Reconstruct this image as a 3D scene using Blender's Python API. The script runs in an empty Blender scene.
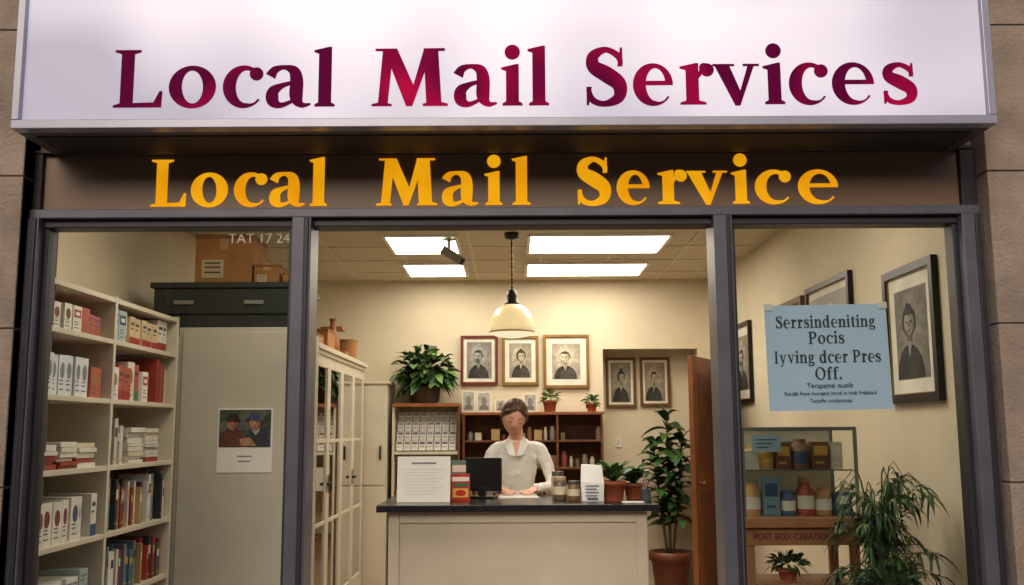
import bpy, bmesh, math, random
from mathutils import Vector, Matrix, Euler
rnd = random.Random(7)
sc = bpy.context.scene
sc.view_settings.view_transform = 'Standard'
sc.view_settings.look = 'None'
sc.view_settings.exposure = 0

# ---------------------------------------------------------------- materials
_mc = {}
def lin(c):
    return tuple(((v/255.0)/12.92 if v/255.0 <= 0.04045 else ((v/255.0+0.055)/1.055)**2.4) for v in c)
def M(name, col, rough=0.6, metal=0.0, var=0.12, scale=6.0, bump=0.0, bscale=40.0, spec=0.4, emis=0.0, ecol=None, srgb=True):
    if name in _mc: return _mc[name]
    c = lin(col) if srgb else col
    m = bpy.data.materials.new(name); m.use_nodes = True
    nt = m.node_tree; N = nt.nodes; L = nt.links
    b = N['Principled BSDF']
    b.inputs['Roughness'].default_value = rough
    b.inputs['Metallic'].default_value = metal
    b.inputs['Specular IOR Level'].default_value = spec
    tc = N.new('ShaderNodeTexCoord')
    nz = N.new('ShaderNodeTexNoise'); nz.inputs['Scale'].default_value = scale; nz.inputs['Detail'].default_value = 5
    L.new(tc.outputs['Object'], nz.inputs['Vector'])
    cr = N.new('ShaderNodeValToRGB')
    cr.color_ramp.elements[0].position = 0.3; cr.color_ramp.elements[1].position = 0.7
    cr.color_ramp.elements[0].color = tuple(max(0, v*(1-var)) for v in c)+(1,)
    cr.color_ramp.elements[1].color = tuple(min(1, v*(1+var)) for v in c)+(1,)
    L.new(nz.outputs['Fac'], cr.inputs['Fac'])
    L.new(cr.outputs['Color'], b.inputs['Base Color'])
    if bump > 0:
        n2 = N.new('ShaderNodeTexNoise'); n2.inputs['Scale'].default_value = bscale; n2.inputs['Detail'].default_value = 4
        L.new(tc.outputs['Object'], n2.inputs['Vector'])
        bp = N.new('ShaderNodeBump'); bp.inputs['Strength'].default_value = bump; bp.inputs['Distance'].default_value = 0.01
        L.new(n2.outputs['Fac'], bp.inputs['Height']); L.new(bp.outputs['Normal'], b.inputs['Normal'])
    if emis > 0:
        b.inputs['Emission Color'].default_value = (ecol or c)+(1,)
        b.inputs['Emission Strength'].default_value = emis
    _mc[name] = m
    return m
def C(col, rough=0.55, **k):
    return M('paint_%d_%d_%d' % tuple(col), col, rough, **k)

def glass_mat(name, ior=1.45, tint=(1,1,1)):
    m = bpy.data.materials.new(name); m.use_nodes = True
    nt = m.node_tree; nt.nodes.clear(); N = nt.nodes; L = nt.links
    o = N.new('ShaderNodeOutputMaterial'); mx = N.new('ShaderNodeMixShader')
    t = N.new('ShaderNodeBsdfTransparent'); t.inputs['Color'].default_value = tint+(1,)
    g = N.new('ShaderNodeBsdfGlossy'); g.inputs['Roughness'].default_value = 0.02
    f = N.new('ShaderNodeFresnel'); f.inputs['IOR'].default_value = ior
    L.new(f.outputs[0], mx.inputs[0]); L.new(t.outputs[0], mx.inputs[1]); L.new(g.outputs[0], mx.inputs[2])
    L.new(mx.outputs[0], o.inputs[0])
    return m
GLASS = glass_mat('window_glass', 1.6, (0.93, 0.95, 0.94))
CABGLASS = glass_mat('cabinet_glass', 1.6, (0.76, 0.82, 0.76))
CASEGLASS = glass_mat('case_glass', 1.5, (0.92, 0.95, 0.92))

def emis_mat(name, c0, c1, strength, scale=1.2, lo=0.35, hi=0.65, vec='Object', detail=2, spec=0.15, rough=0.5):
    m = bpy.data.materials.new(name); m.use_nodes = True
    nt = m.node_tree; N = nt.nodes; L = nt.links
    b = N['Principled BSDF']; b.inputs['Roughness'].default_value = rough; b.inputs['Specular IOR Level'].default_value = spec
    tc = N.new('ShaderNodeTexCoord'); nz = N.new('ShaderNodeTexNoise')
    nz.inputs['Scale'].default_value = scale; nz.inputs['Detail'].default_value = detail
    L.new(tc.outputs[vec], nz.inputs['Vector'])
    cr = N.new('ShaderNodeValToRGB')
    cr.color_ramp.elements[0].position = lo; cr.color_ramp.elements[1].position = hi
    cr.color_ramp.elements[0].color = c0+(1,); cr.color_ramp.elements[1].color = c1+(1,)
    L.new(nz.outputs['Fac'], cr.inputs['Fac'])
    b.inputs['Base Color'].default_value = tuple(v*0.4 for v in c0)+(1,)
    L.new(cr.outputs['Color'], b.inputs['Emission Color'])
    b.inputs['Emission Strength'].default_value = strength
    return m

WALL = M('cream_plaster', (214, 201, 174), 0.85, var=0.08, scale=1.6, bump=0.12, bscale=60)
CEIL = M('ceiling_tile', (206, 195, 172), 0.9, var=0.05, scale=30, bump=0.15, bscale=120)
FRAME = M('grey_aluminium', (100, 98, 108), 0.4, metal=0.2, var=0.14, scale=7)
FRAMED = M('dark_frame', (50, 47, 52), 0.45, var=0.1)
WHITEP = M('white_painted_wood', (202, 193, 172), 0.5, var=0.06, scale=5)
DWOOD = M('brown_wood', (104, 62, 38), 0.45, var=0.3, scale=9)
OWOOD = M('orange_wood', (140, 84, 46), 0.45, var=0.25, scale=7)
BLACK = M('black_lacquer', (22, 21, 22), 0.3, var=0.2)
TERRA = M('terracotta', (150, 78, 48), 0.75, var=0.15, scale=14)
CARD = M('cardboard', (160, 112, 64), 0.85, var=0.15, scale=10)
PAPER = M('paper', (222, 220, 212), 0.8, var=0.03)
SOIL = M('soil', (40, 28, 20), 0.95, var=0.3, bump=0.5)
G1 = M('leaf_dark', (34, 62, 30), 0.45, var=0.35, scale=25)
G2 = M('leaf_mid', (56, 92, 42), 0.45, var=0.3, scale=25)
G3 = M('leaf_light', (92, 124, 62), 0.5, var=0.25, scale=25)
G4 = M('leaf_olive', (72, 84, 46), 0.55, var=0.3, scale=25)
SKIN = M('skin', (236, 178, 150), 0.5, var=0.05, scale=20)
HAIR = M('hair', (82, 48, 30), 0.4, var=0.5, scale=70)
BLOUSE = M('blouse_cloth', (242, 239, 233), 0.8, var=0.03, bump=0.1, bscale=80)

# ---------------------------------------------------------------- mesh builder
class MB:
    def __init__(s): s.v=[]; s.f=[]; s.mi=[]; s.ml=[]; s.sm=[]
    def m(s, mat):
        if mat not in s.ml: s.ml.append(mat)
        return s.ml.index(mat)
    def add(s, vs, fs, mat, smooth=False, T=None):
        o=len(s.v)
        for p in vs:
            p = Vector(p)
            s.v.append(T @ p if T is not None else p)
        k=s.m(mat)
        for f in fs:
            s.f.append([i+o for i in f]); s.mi.append(k); s.sm.append(smooth)
    def box(s,x0,x1,y0,y1,z0,z1,mat,T=None):
        vs=[(x,y,z) for x in (x0,x1) for y in (y0,y1) for z in (z0,z1)]
        fs=[(0,1,3,2),(4,6,7,5),(0,4,5,1),(2,3,7,6),(0,2,6,4),(1,5,7,3)]
        s.add(vs,fs,mat,False,T)
    def quad(s,a,b,c,d,mat,T=None): s.add([a,b,c,d],[(0,1,2,3)],mat,False,T)
    def lathe(s,prof,cx,cy,mat,n=28,T=None,cap=True):
        vs=[];fs=[]
        for r,z in prof:
            for i in range(n):
                a=2*math.pi*i/n; vs.append((cx+r*math.cos(a),cy+r*math.sin(a),z))
        for j in range(len(prof)-1):
            for i in range(n):
                k=(i+1)%n; fs.append((j*n+i,j*n+k,(j+1)*n+k,(j+1)*n+i))
        s.add(vs,fs,mat,True,T)
        if cap:
            s.add(vs[:n],[tuple(range(n))],mat,False,T); s.add(vs[-n:],[tuple(range(n))],mat,False,T)
    def cyl(s,cx,cy,z0,z1,r,mat,r1=None,n=20,T=None):
        s.lathe([(r,z0),(r if r1 is None else r1,z1)],cx,cy,mat,n,T)
    def ell(s,c,r,mat,n=16,T=None):
        vs=[];fs=[]
        for j in range(1,n):
            t=math.pi*j/n
            for i in range(2*n):
                a=math.pi*i/n; vs.append((c[0]+r[0]*math.sin(t)*math.cos(a),c[1]+r[1]*math.sin(t)*math.sin(a),c[2]+r[2]*math.cos(t)))
        w=2*n
        for j in range(n-2):
            for i in range(w):
                k=(i+1)%w; fs.append((j*w+i,j*w+k,(j+1)*w+k,(j+1)*w+i))
        vs.append((c[0],c[1],c[2]+r[2])); vs.append((c[0],c[1],c[2]-r[2])); t=len(vs)-2
        for i in range(w):
            k=(i+1)%w; fs.append((t,k,i)); fs.append((t+1,(n-2)*w+i,(n-2)*w+k))
        s.add(vs,fs,mat,True,T)
    def tube(s,pts,rad,mat,n=14,T=None,sub=4,axis=None):
        P=[Vector(p) for p in pts]; R=[(r,r) if not isinstance(r,tuple) else r for r in rad]
        path=[];rr=[]
        for i in range(len(P)-1):
            p0=P[max(i-1,0)];p1=P[i];p2=P[i+1];p3=P[min(i+2,len(P)-1)]
            for k in range(sub):
                t=k/sub
                q=0.5*((2*p1)+(p2-p0)*t+(2*p0-5*p1+4*p2-p3)*t*t+(3*p1-p0-3*p2+p3)*t**3)
                path.append(q); rr.append((R[i][0]*(1-t)+R[i+1][0]*t,R[i][1]*(1-t)+R[i+1][1]*t))
        path.append(P[-1]); rr.append(R[-1])
        ref=Vector(axis) if axis else Vector((1,0,0.13))
        vs=[];fs=[]
        for i,q in enumerate(path):
            d=(path[min(i+1,len(path)-1)]-path[max(i-1,0)]).normalized()
            a=(ref-d*ref.dot(d))
            if a.length<1e-4: a=Vector((0,1,0))
            a.normalize(); b=d.cross(a)
            for k in range(n):
                t=2*math.pi*k/n
                vs.append(q+a*math.cos(t)*rr[i][0]+b*math.sin(t)*rr[i][1])
        m=len(path)
        for j in range(m-1):
            for i in range(n):
                k=(i+1)%n; fs.append((j*n+i,j*n+k,(j+1)*n+k,(j+1)*n+i))
        fs.append(tuple(range(n))); fs.append(tuple((m-1)*n+i for i in range(n)))
        s.add(vs,fs,mat,True,T)
    def prism(s,pts,y0,y1,mat,T=None):
        n=len(pts); vs=[(x,y0,z) for x,z in pts]+[(x,y1,z) for x,z in pts]
        fs=[tuple(range(n)),tuple(range(2*n-1,n-1,-1))]+[(i,(i+1)%n,(i+1)%n+n,i+n) for i in range(n)]
        s.add(vs,fs,mat,False,T)
    def leaf(s,base,d,L,W,mat,droop=0.4,seg=3,T=None):
        d=Vector(d).normalized(); side=d.cross(Vector((0,0,1)))
        if side.length<1e-3: side=Vector((1,0,0))
        side.normalize()
        ang=rnd.uniform(-0.6,0.6); side=(side*math.cos(ang)+d.cross(side)*math.sin(ang))
        p=Vector(base); vs=[];fs=[]
        nrm=side.cross(d)
        for i in range(seg+1):
            t=i/seg; w=W*0.5*math.sin(math.pi*(0.12+0.86*t))**0.8
            q=p+d*L*t+Vector((0,0,-1))*droop*L*t*t
            vs+= [q-side*w+nrm*w*0.25,q,q+side*w+nrm*w*0.25]
        for i in range(seg):
            a=i*3; fs+=[(a,a+1,a+4,a+3),(a+1,a+2,a+5,a+4)]
        s.add(vs,fs,mat,True,T)
    def build(s,name,bevel=0.0,parent=None,loc=(0,0,0),rot=(0,0,0),seg=2,recalc=True):
        me=bpy.data.meshes.new(name)
        me.from_pydata([tuple(v) for v in s.v],[],s.f)
        for m in s.ml: me.materials.append(m)
        for i,p in enumerate(me.polygons):
            p.material_index=s.mi[i]; p.use_smooth=s.sm[i]
        if recalc:
            bm=bmesh.new(); bm.from_mesh(me); bmesh.ops.recalc_face_normals(bm,faces=bm.faces); bm.to_mesh(me); bm.free()
        o=bpy.data.objects.new(name,me); sc.collection.objects.link(o)
        o.location=loc; o.rotation_euler=rot
        if bevel>0:
            b=o.modifiers.new('bevel','BEVEL'); b.width=bevel; b.segments=seg; b.limit_method='ANGLE'; b.angle_limit=math.radians(50)
        if parent: o.parent=parent
        return o
def empty(name,loc=(0,0,0)):
    e=bpy.data.objects.new(name,None); e.location=loc; sc.collection.objects.link(e); return e
def text(name,body,size,loc,mat,parent=None,rot=(math.pi/2,0,0),align='CENTER',sx=1.0,bold=0.0):
    c=bpy.data.curves.new(name,'FONT'); c.body=body; c.size=size; c.align_x=align; c.extrude=0.0004; c.offset=bold
    c.materials.append(mat)
    o=bpy.data.objects.new(name,c); sc.collection.objects.link(o); o.location=loc; o.rotation_euler=rot; o.scale=(sx,1,1)
    if parent: o.parent=parent
    return o

# ---------------------------------------------------------------- ground
g=MB(); g.box(-150,150,-150,150,-0.5,-0.154,M('ground_earth',(90,86,80),0.95,var=0.2)); g.build('ground')
g=MB(); g.box(-150,150,-9.0,-1.95,-0.3,-0.15,M('asphalt',(62,62,64),0.9,var=0.2,scale=3,bump=0.4,bscale=150))
for i in range(-20,20): g.box(i*4,i*4+2,-5.45,-5.33,-0.15,-0.146,C((220,218,210)))
g.build('road')
g=MB(); PV=M('paving_stone',(128,124,118),0.85,var=0.15,scale=4,bump=0.3,bscale=60)
g.box(-150,150,-1.8,3.84,-0.3,-0.012,M('paving_joint',(70,68,64),0.95))
for i in range(-14,14):
    for j in range(9):
        g.box(i*0.6+0.004,i*0.6+0.596,-1.6+j*0.6+0.004,-1.6+j*0.6+0.596,-0.05,0.0,PV)
g.build('pavement')
g=MB(); g.box(-150,150,-13.0,-9.15,-0.3,-0.01,PV); g.build('pavement')
KS=M('kerb_stone',(140,138,132),0.85)
g=MB(); g.box(-150,150,-1.95,-1.8,-0.3,0.004,KS); g.build('kerb',0.01)
g=MB(); g.box(-150,150,-9.15,-9.0,-0.3,0.004,KS); g.build('kerb',0.01)
OB=empty('sky_blocking_building')  # unseen block opposite, added to darken sky reflections in the shop glass
w=MB(); BR=M('brick_wall',(112,78,64),0.9,var=0.25,scale=8,bump=0.4,bscale=30); DG_=M('dark_window_glass',(28,32,36),0.15); TR_=M('stone_trim',(170,164,150),0.8)
w.box(-22,22,-21,-13.2,-0.2,6.6,BR); w.box(-22.2,22.2,-21.2,-13.0,6.6,6.95,TR_); w.box(-22,22,-13.2,-13.12,3.0,3.2,TR_)
for i in range(-8,9):
    x=i*2.5
    for z0_,z1_ in ((0.6,2.6),(3.8,5.7)):
        w.box(x-0.6,x+0.6,-13.2,-13.16,z0_,z1_,DG_); w.box(x-0.7,x+0.7,-13.2,-13.08,z0_-0.12,z0_-0.0,TR_); w.box(x-0.7,x+0.7,-13.2,-13.11,z1_+0.0,z1_+0.16,TR_)
        w.box(x-0.03,x+0.03,-13.16,-13.13,z0_,z1_,TR_); w.box(x-0.6,x+0.6,-13.16,-13.135,(z0_+z1_)/2-0.03,(z0_+z1_)/2+0.03,TR_)
w.build('walls_and_windows',0,OB)

# ---------------------------------------------------------------- building
B=empty('shop_building')
ST=M('facade_stone',(162,143,128),0.88,var=0.24,scale=5,bump=0.8,bscale=70)
JO=M('stone_joint',(78,70,66),0.95)
w=MB()
def blocks(x0,x1,y0,y1,z0,z1,bh,bw):
    w.box(x0+0.004,x1-0.004,y0+0.006,y1,z0,z1,JO)
    z=z0; r=0
    while z<z1-0.01:
        zz=min(z+bh,z1); x=x0-(bw/2 if r%2 else 0)
        while x<x1-0.01:
            a=max(x,x0); b=min(x+bw,x1)
            if b-a>0.02: w.box(a+0.0,b-0.004,y0,y1-0.02,z+0.002,zz-0.004,ST)
            x+=bw
        z=zz; r+=1
blocks(1.925,3.2,3.86,4.2,0,3.6,0.62,1.28)
blocks(3.2,9.0,3.9,4.2,0,3.6,0.62,1.28)
blocks(-3.2,-1.972,3.86,4.2,0,3.6,0.62,1.232)
blocks(-9.0,-3.2,3.9,4.2,0,3.6,0.62,1.28)
w.box(-9,9,3.9,4.2,3.6,7.5,ST)
w.box(-1.972,1.925,3.98,4.19,2.615,3.6,ST)
w.build('facade_walls',0.003,B)
XL,XR,YB,ZC=-2.32,1.93,9.2,2.86
YA=9.50
w=MB()
w.box(XL-0.15,XL,4.2,10.2,0,3.1,WALL)
w.box(XR,XR+0.2,4.2,10.2,0,3.1,WALL)
w.box(XL,0.85,YB,YB+0.08,0,3.1,WALL)
w.box(0.85,1.74,YB,YB+0.08,2.2,3.1,WALL)
w.box(1.74,XR,YB,YB+0.08,0,3.1,WALL)
w.box(0.6,XR,YA,YA+0.15,0,3.1,WALL)
w.box(0.80,0.85,YB+0.08,YA,0,2.6,WALL)
w.box(1.74,1.79,YB+0.08,YA,0,2.6,WALL)
w.box(0.85,1.74,YB+0.08,YA,2.42,2.5,WALL)
w.box(XL,-2.01,4.2,4.24,0,3.1,WALL)
w.box(XL,XR,4.2,4.24,2.61,3.1,WALL)
w.build('interior_walls',0,B)
w=MB(); w.box(XL,XR,4.0,10.05,-0.1,-0.011,M('floor_subbase',(120,100,80),0.8))
FT=M('floor_tile',(158,128,96),0.35,var=0.12,scale=3,spec=0.5)
for i in range(-6,5):
    for j in range(13):
        a=max(i*0.42,XL); b=min(i*0.42+0.416,XR)
        if b-a>0.02: w.box(a,b,4.2+j*0.42,min(4.2+j*0.42+0.416,YA),-0.01,0.004,FT)
w.build('floor',0,B)
w=MB(); w.box(XL,XR,4.2,YB,ZC,ZC+0.1,CEIL)
GR=M('ceiling_grid_bar',(212,203,182),0.5)
for k in range(9): w.box(XL,XR,4.36+0.62*k,4.38+0.62*k,ZC-0.008,ZC-0.0,GR)
for k in range(8): w.box(-2.0+0.56*k-0.010,-2.0+0.56*k+0.010,4.24,YB,ZC-0.0055,ZC-0.0,GR)
w.build('ceiling',0,B)
w=MB(); SK=M('skirting',(196,186,160),0.5)
w.box(XL,0.85,YB-0.015,YB-0.0,0,0.1,SK); w.box(XR-0.015,XR,4.3,8.7,0,0.1,SK); w.build('skirting_board',0.003,B)

w=MB()
FB=M('fascia_panel',(138,110,88),0.4,var=0.14,scale=1.6,spec=0.4)
w.box(-2.006,1.92,3.93,4.06,2.318,2.356,FRAME)
w.box(-2.006,1.92,3.945,4.06,2.596,2.612,FRAMED)
w.box(-2.008,-1.945,3.95,4.06,2.356,2.596,FRAMED)
w.box(1.86,1.922,3.95,4.06,2.356,2.596,FRAMED)
w.box(-1.945,1.86,3.975,4.06,2.356,2.596,FB)
for a,b in ((-2.008,-1.93),(-0.897,-0.818),(0.824,0.9),(1.838,1.922)):
    w.box(a,b,3.92,4.08,0.0,2.318,FRAME)
    w.box(a+0.05,b-0.008,3.912,3.92,0.0,2.316,FRAMED)
for a,b in ((-1.93,-0.897),(0.9,1.838)):
    w.box(a,b,3.96,4.06,2.285,2.318,FRAMED)
    w.box(a,b,3.96,4.06,0.42,0.48,FRAME); w.box(a,b,3.97,4.05,0.0,0.42,FB)
    w.box(a,a+0.02,3.97,4.05,0.48,2.285,FRAMED); w.box(b-0.02,b,3.97,4.05,0.48,2.285,FRAMED)
w.box(-0.818,0.824,3.96,4.06,2.285,2.318,FRAMED)
w.box(-0.818,0.824,3.95,4.07,0.0,0.015,FRAME)
w.build('shopfront_frame',0.004,B)
w=MB()
w.quad((-1.91,4.01,0.48),(-0.917,4.01,0.48),(-0.917,4.01,2.285),(-1.91,4.01,2.285),GLASS)
w.quad((0.92,4.01,0.48),(1.818,4.01,0.48),(1.818,4.01,2.285),(0.92,4.01,2.285),GLASS)
w.build('window_glass',0,B)

# ---------------------------------------------------------------- lettering
def strip(mb,Lp,Rp,dep,mat,T,closed=False):
    n=len(Lp); vs=[];fs=[]
    for p,q in zip(Lp,Rp):
        vs+=[(p[0],-dep,p[1]),(q[0],-dep,q[1]),(p[0],0,p[1]),(q[0],0,q[1])]
    rng=range(n) if closed else range(n-1)
    for i in rng:
        a=4*i; b=4*((i+1)%n)
        fs+=[(a,a+1,b+1,b),(a,b,b+2,a+2),(a+1,a+3,b+3,b+1)]
    if not closed: fs+=[(0,2,3,1),(4*n-4,4*n-3,4*n-1,4*n-2)]
    mb.add(vs,fs,mat,False,T)
def rib(mb,pts,dep,mat,T,sub=7):
    P=[];n=len(pts)
    for i in range(n-1):
        p0=pts[max(i-1,0)];p1=pts[i];p2=pts[i+1];p3=pts[min(i+2,n-1)]
        for k in range(sub):
            t=k/sub
            P.append(tuple(0.5*(2*p1[j]+(p2[j]-p0[j])*t+(2*p0[j]-5*p1[j]+4*p2[j]-p3[j])*t*t+(3*p1[j]-p0[j]-3*p2[j]+p3[j])*t**3) for j in range(3)))
    P.append(pts[-1]); Lp=[];Rp=[]
    for i,p in enumerate(P):
        a=P[max(i-1,0)];b=P[min(i+1,len(P)-1)]
        dx,dy=b[0]-a[0],b[1]-a[1]; l=math.hypot(dx,dy) or 1; nx,ny=-dy/l,dx/l
        Lp.append((p[0]+nx*p[2]/2,p[1]+ny*p[2]/2)); Rp.append((p[0]-nx*p[2]/2,p[1]-ny*p[2]/2))
    strip(mb,Lp,Rp,dep,mat,T)
def arc(cx,cy,rx,ry,a0,a1,n=40):
    return [(cx+rx*math.cos(math.radians(a0+(a1-a0)*i/n)),cy+ry*math.sin(math.radians(a0+(a1-a0)*i/n))) for i in range(n+1)]
def glyph(mb,ch,w,T,mat,t=0.17,dep=0.05):
    X=0.70; D=[dep]
    def nd(): D[0]+=0.002; return D[0]
    def poly(p): mb.prism(p,-nd(),0,mat,T)
    def blob(x,y,rx,ry): 
        poly(arc(x,y,rx,ry,0,345,23))
    def ring(cx,cy,rx,ry,tt,nn):
        o=arc(cx,cy,rx,ry,0,360,48)[:-1]; i=[]
        for k in range(48):
            a=math.radians(k*7.5); x=(rx-tt)*math.cos(a); y=(ry-nn)*math.sin(a); i.append((cx+x-0.05*y,cy+y))
        strip(mb,o,i,nd(),mat,T,True)
    def foot(a,b,z=0.0): poly([(a-0.08,z),(b+0.08,z),(b+0.08,z+0.035),(b,z+0.07),(a,z+0.07),(a-0.08,z+0.035)])
    n=0.065*t/0.17; bf=t/0.17
    if ch=='L':
        a=0.11;b=a+t
        poly([(0,0),(w,0),(w+0.01,0.28),(w-0.035,0.28),(w-0.13,0.085),(b,0.075),(b,0.93),(b+0.11,0.965),(b+0.11,1),(0,1),(0,0.965),(a,0.93),(a,0.07),(0,0.035)])
    elif ch in 'li':
        h=1.04 if ch=='l' else X+0.02
        a=w/2-t/2;b=w/2+t/2; s0=min(0,a-0.06); s1=max(w,b+0.06)
        poly([(s0,0),(s1,0),(s1,0.035),(b,0.07),(b,h),(b-0.05,h),(a-0.08,h-0.06),(a-0.08,h-0.09),(a,h-0.12),(a,0.07),(s0,0.035)])
        if ch=='i': blob(w/2,0.93,t*0.6,t*0.6)
    elif ch=='r':
        a=0.10;b=a+t
        poly([(0,0),(b+0.12,0),(b+0.12,0.035),(b,0.07),(b,X+0.02),(b-0.05,X+0.02),(0.0,X-0.04),(0.0,X-0.07),(a,X-0.10),(a,0.07),(0,0.035)])
        rib(mb,[(b-0.04,0.44,0.05),(b+0.05,0.58,0.08),(w-0.14,0.655,0.10*bf),(w-0.06,0.63,0.10*bf)],nd(),mat,T); blob(w-0.075,0.60,0.09*bf,0.09*bf)
    elif ch=='n':
        a=0.06;b=a+t; c=w-0.06-t
        poly([(a,0),(b,0),(b,X+0.02),(b-0.05,X+0.02),(0.0,X-0.04),(0.0,X-0.07),(a,X-0.10)])
        rib(mb,[(b-0.04,0.46,0.05),(b+0.06,0.60,0.08),(c,0.65,0.10),(c+t/2,0.5,t),(c+t/2,0.03,t)],nd(),mat,T)
        foot(a,b); foot(c,c+t)
    elif ch=='d':
        ring(w*0.42,X/2,w*0.42,X/2+0.02,t,n); a=w-0.08-t;b=w-0.08
        poly([(a,0.0),(w,0.0),(w,0.035),(b,0.06),(b,1.04),(b-0.05,1.04),(a-0.08,0.98),(a-0.08,0.95),(a,0.92)])
    elif ch=='g':
        ring(w*0.45,0.46,w*0.38,0.24,t*0.85,n); poly([(w*0.7,0.62),(w,0.68),(w,0.60),(w*0.75,0.56)])
        rib(mb,[(w*0.25,0.22,0.05),(w*0.15,0.10,0.1),(w*0.4,0.05,0.11),(w*0.8,0.0,0.11),(w*0.85,-0.14,0.1),(w*0.45,-0.24,0.06),(w*0.1,-0.15,0.08),(w*0.2,0.02,0.05)],nd(),mat,T)
    elif ch=='t' or ch=='f':
        a=w/2-t/2-0.02;b=a+t
        if ch=='t':
            poly([(a,0.12),(b,0.12),(b,0.92),(b-0.04,0.92),(a,0.76)]); rib(mb,[(a+t/2,0.14,t),(a+t*0.75,0.04,0.1),(w,0.06,0.04)],nd(),mat,T)
        else:
            poly([(a,0.0),(b,0.0),(b,0.85),(a,0.85)]); foot(a,b); rib(mb,[(a+t/2,0.84,t),(a+t*0.9,0.98,0.09),(w,0.99,0.08)],nd(),mat,T); blob(w,0.95,0.07,0.07)
        poly([(0,X-0.05),(w,X-0.05),(w,X),(0,X)])
    elif ch=='y' or ch=='v':
        k=w/0.74; q=(t-0.17)
        poly([((0.08-q)*k,0.675),((0.27)*k,0.675),(0.46*k,0.17),(0.41*k,-0.02),(0.35*k,-0.02)])
        poly([(0.36*k,-0.02),(0.43*k,-0.02),(0.67*k,0.675),((0.59-q/2)*k,0.675)])
        poly([(0,0.70),(0.35*k,0.70),(0.35*k,0.665),(0,0.665)]); poly([(0.49*k,0.70),(0.75*k,0.70),(0.75*k,0.665),(0.49*k,0.665)])
        if ch=='y': rib(mb,[(0.40*k,0.0,0.07),(0.30*k,-0.2,0.07),(0.12*k,-0.22,0.09)],nd(),mat,T)
    elif ch=='I':
        a=w/2-t/2;b=a+t; poly([(a,0),(b,0),(b,1),(a,1)]); foot(a,b); poly([(a-0.08,1),(b+0.08,1),(b+0.08,0.96),(a-0.08,0.96)])
    elif ch=='P':
        a=0.08;b=a+t; poly([(a,0),(b,0),(b,1),(a,1)]); foot(a,b); poly([(0,1),(b+0.04,1),(b+0.04,0.955),(0,0.955)])
        rib(mb,[(b-0.02,0.96,0.07),(w-0.2,0.95,0.09),(w-0.08,0.74,t),(w-0.2,0.50,0.09),(b-0.02,0.48,0.06)],nd(),mat,T)
    elif ch=='O': ring(w/2,0.5,w/2,0.52,t,n)
    elif ch=='.': blob(w/2,0.08,0.09,0.09)
    elif ch=='o': ring(w/2,X/2,w/2,X/2+0.02,t,n)
    elif ch in 'ce':
        rx=w/2+(0.03 if ch=='c' else 0); cx=rx; cy=X/2; ry=X/2+0.02; dx=0.045
        a0,a1=(45,322) if ch=='c' else (0,324)
        o=arc(cx,cy,rx,ry,a0,a1,44); irx=rx-t+dx; iry=ry-n
        i=[]
        for k in range(45):
            f=k/44; a=math.radians(a0+(a1-a0)*f)
            tw=min(1,(1-f)*6)
            x=cx+dx+irx*math.cos(a); y=cy+iry*math.sin(a)
            ox,oy=o[k]; i.append((ox+(x-ox)*max(tw,0.35),oy+(y-oy)*max(tw,0.35)))
        strip(mb,o,i,nd(),mat,T)
        if ch=='c': blob(cx+rx*0.60,cy+ry*0.60,0.09*bf,0.09*bf)
        else: poly([(t*0.7,cy-0.01),(w-0.004,cy-0.01),(w-0.004,cy+0.05*bf),(t*0.7,cy+0.05*bf)])
    elif ch=='a':
        k=w/0.72; sx=0.49*k
        rib(mb,[(0.07*k,0.53,0.14*bf),(0.14*k,0.64,0.10*bf),(0.29*k,0.685,0.075),(0.44*k,0.62,0.14*bf),(sx,0.46,t),(sx,0.16,t),(0.58*k,0.03,0.10),(0.72*k,0.045,0.03)],nd(),mat,T)
        rib(mb,[(sx,0.43,0.06),(0.27*k,0.37,0.085),(0.12*k,0.26,0.15*bf),(0.12*k,0.10,0.16*bf),(0.25*k,0.025,0.09),(sx-0.02,0.12,0.05)],nd(),mat,T)
    elif ch in 'sS':
        kx=w/0.54; ky=1.0 if ch=='s' else 1/0.70; kw=bf*(1.0 if ch=='s' else 1.22)
        pts=[(0.475,0.50,0.05),(0.44,0.60,0.07),(0.28,0.675,0.065),(0.12,0.60,0.12),(0.12,0.47,0.15),(0.29,0.37,0.18),(0.45,0.25,0.16),(0.44,0.09,0.12),(0.26,0.015,0.065),(0.10,0.06,0.07),(0.045,0.19,0.05)]
        rib(mb,[(x*kx,y*ky,q*kw) for x,y,q in pts],nd(),mat,T)
        poly([(0.43*kx,0.47*ky),(0.50*kx,0.47*ky),(0.50*kx,0.70*ky),(0.47*kx,0.70*ky)])
        poly([(0.02*kx,0.0),(0.05*kx,0.0),(0.09*kx,0.22*ky),(0.02*kx,0.22*ky)])
    elif ch=='M':
        k=w/1.22; q=t-0.17
        poly([(0,0),(0.32*k,0),(0.32*k,0.035),(0.22*k,0.06),(0.10*k,0.06),(0,0.035)])
        poly([(0.10*k,0.03),((0.21+q)*k,0.03),((0.29+q)*k,0.95),(0.17*k,0.97)])
        poly([(0.05*k,1),(0.3*k,1),(0.3*k,0.95),(0.05*k,0.965)])
        poly([(0.18*k,1),(0.40*k,1),(0.71*k,0.26),(0.62*k,0.0),(0.55*k,0.0)])
        poly([(0.57*k,0),(0.65*k,0),(0.98*k,1),((0.88-q)*k,1)])
        poly([((0.92-q)*k,0.03),(1.12*k,0.03),(1.06*k,1),((0.87-q)*k,1)])
        poly([(0.82*k,0),(1.22*k,0),(1.22*k,0.035),(1.12*k,0.06),(0.92*k,0.06),(0.82*k,0.035)])
        poly([(0.95*k,1),(1.17*k,1),(1.17*k,0.965),(0.95*k,0.95)])

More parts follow.
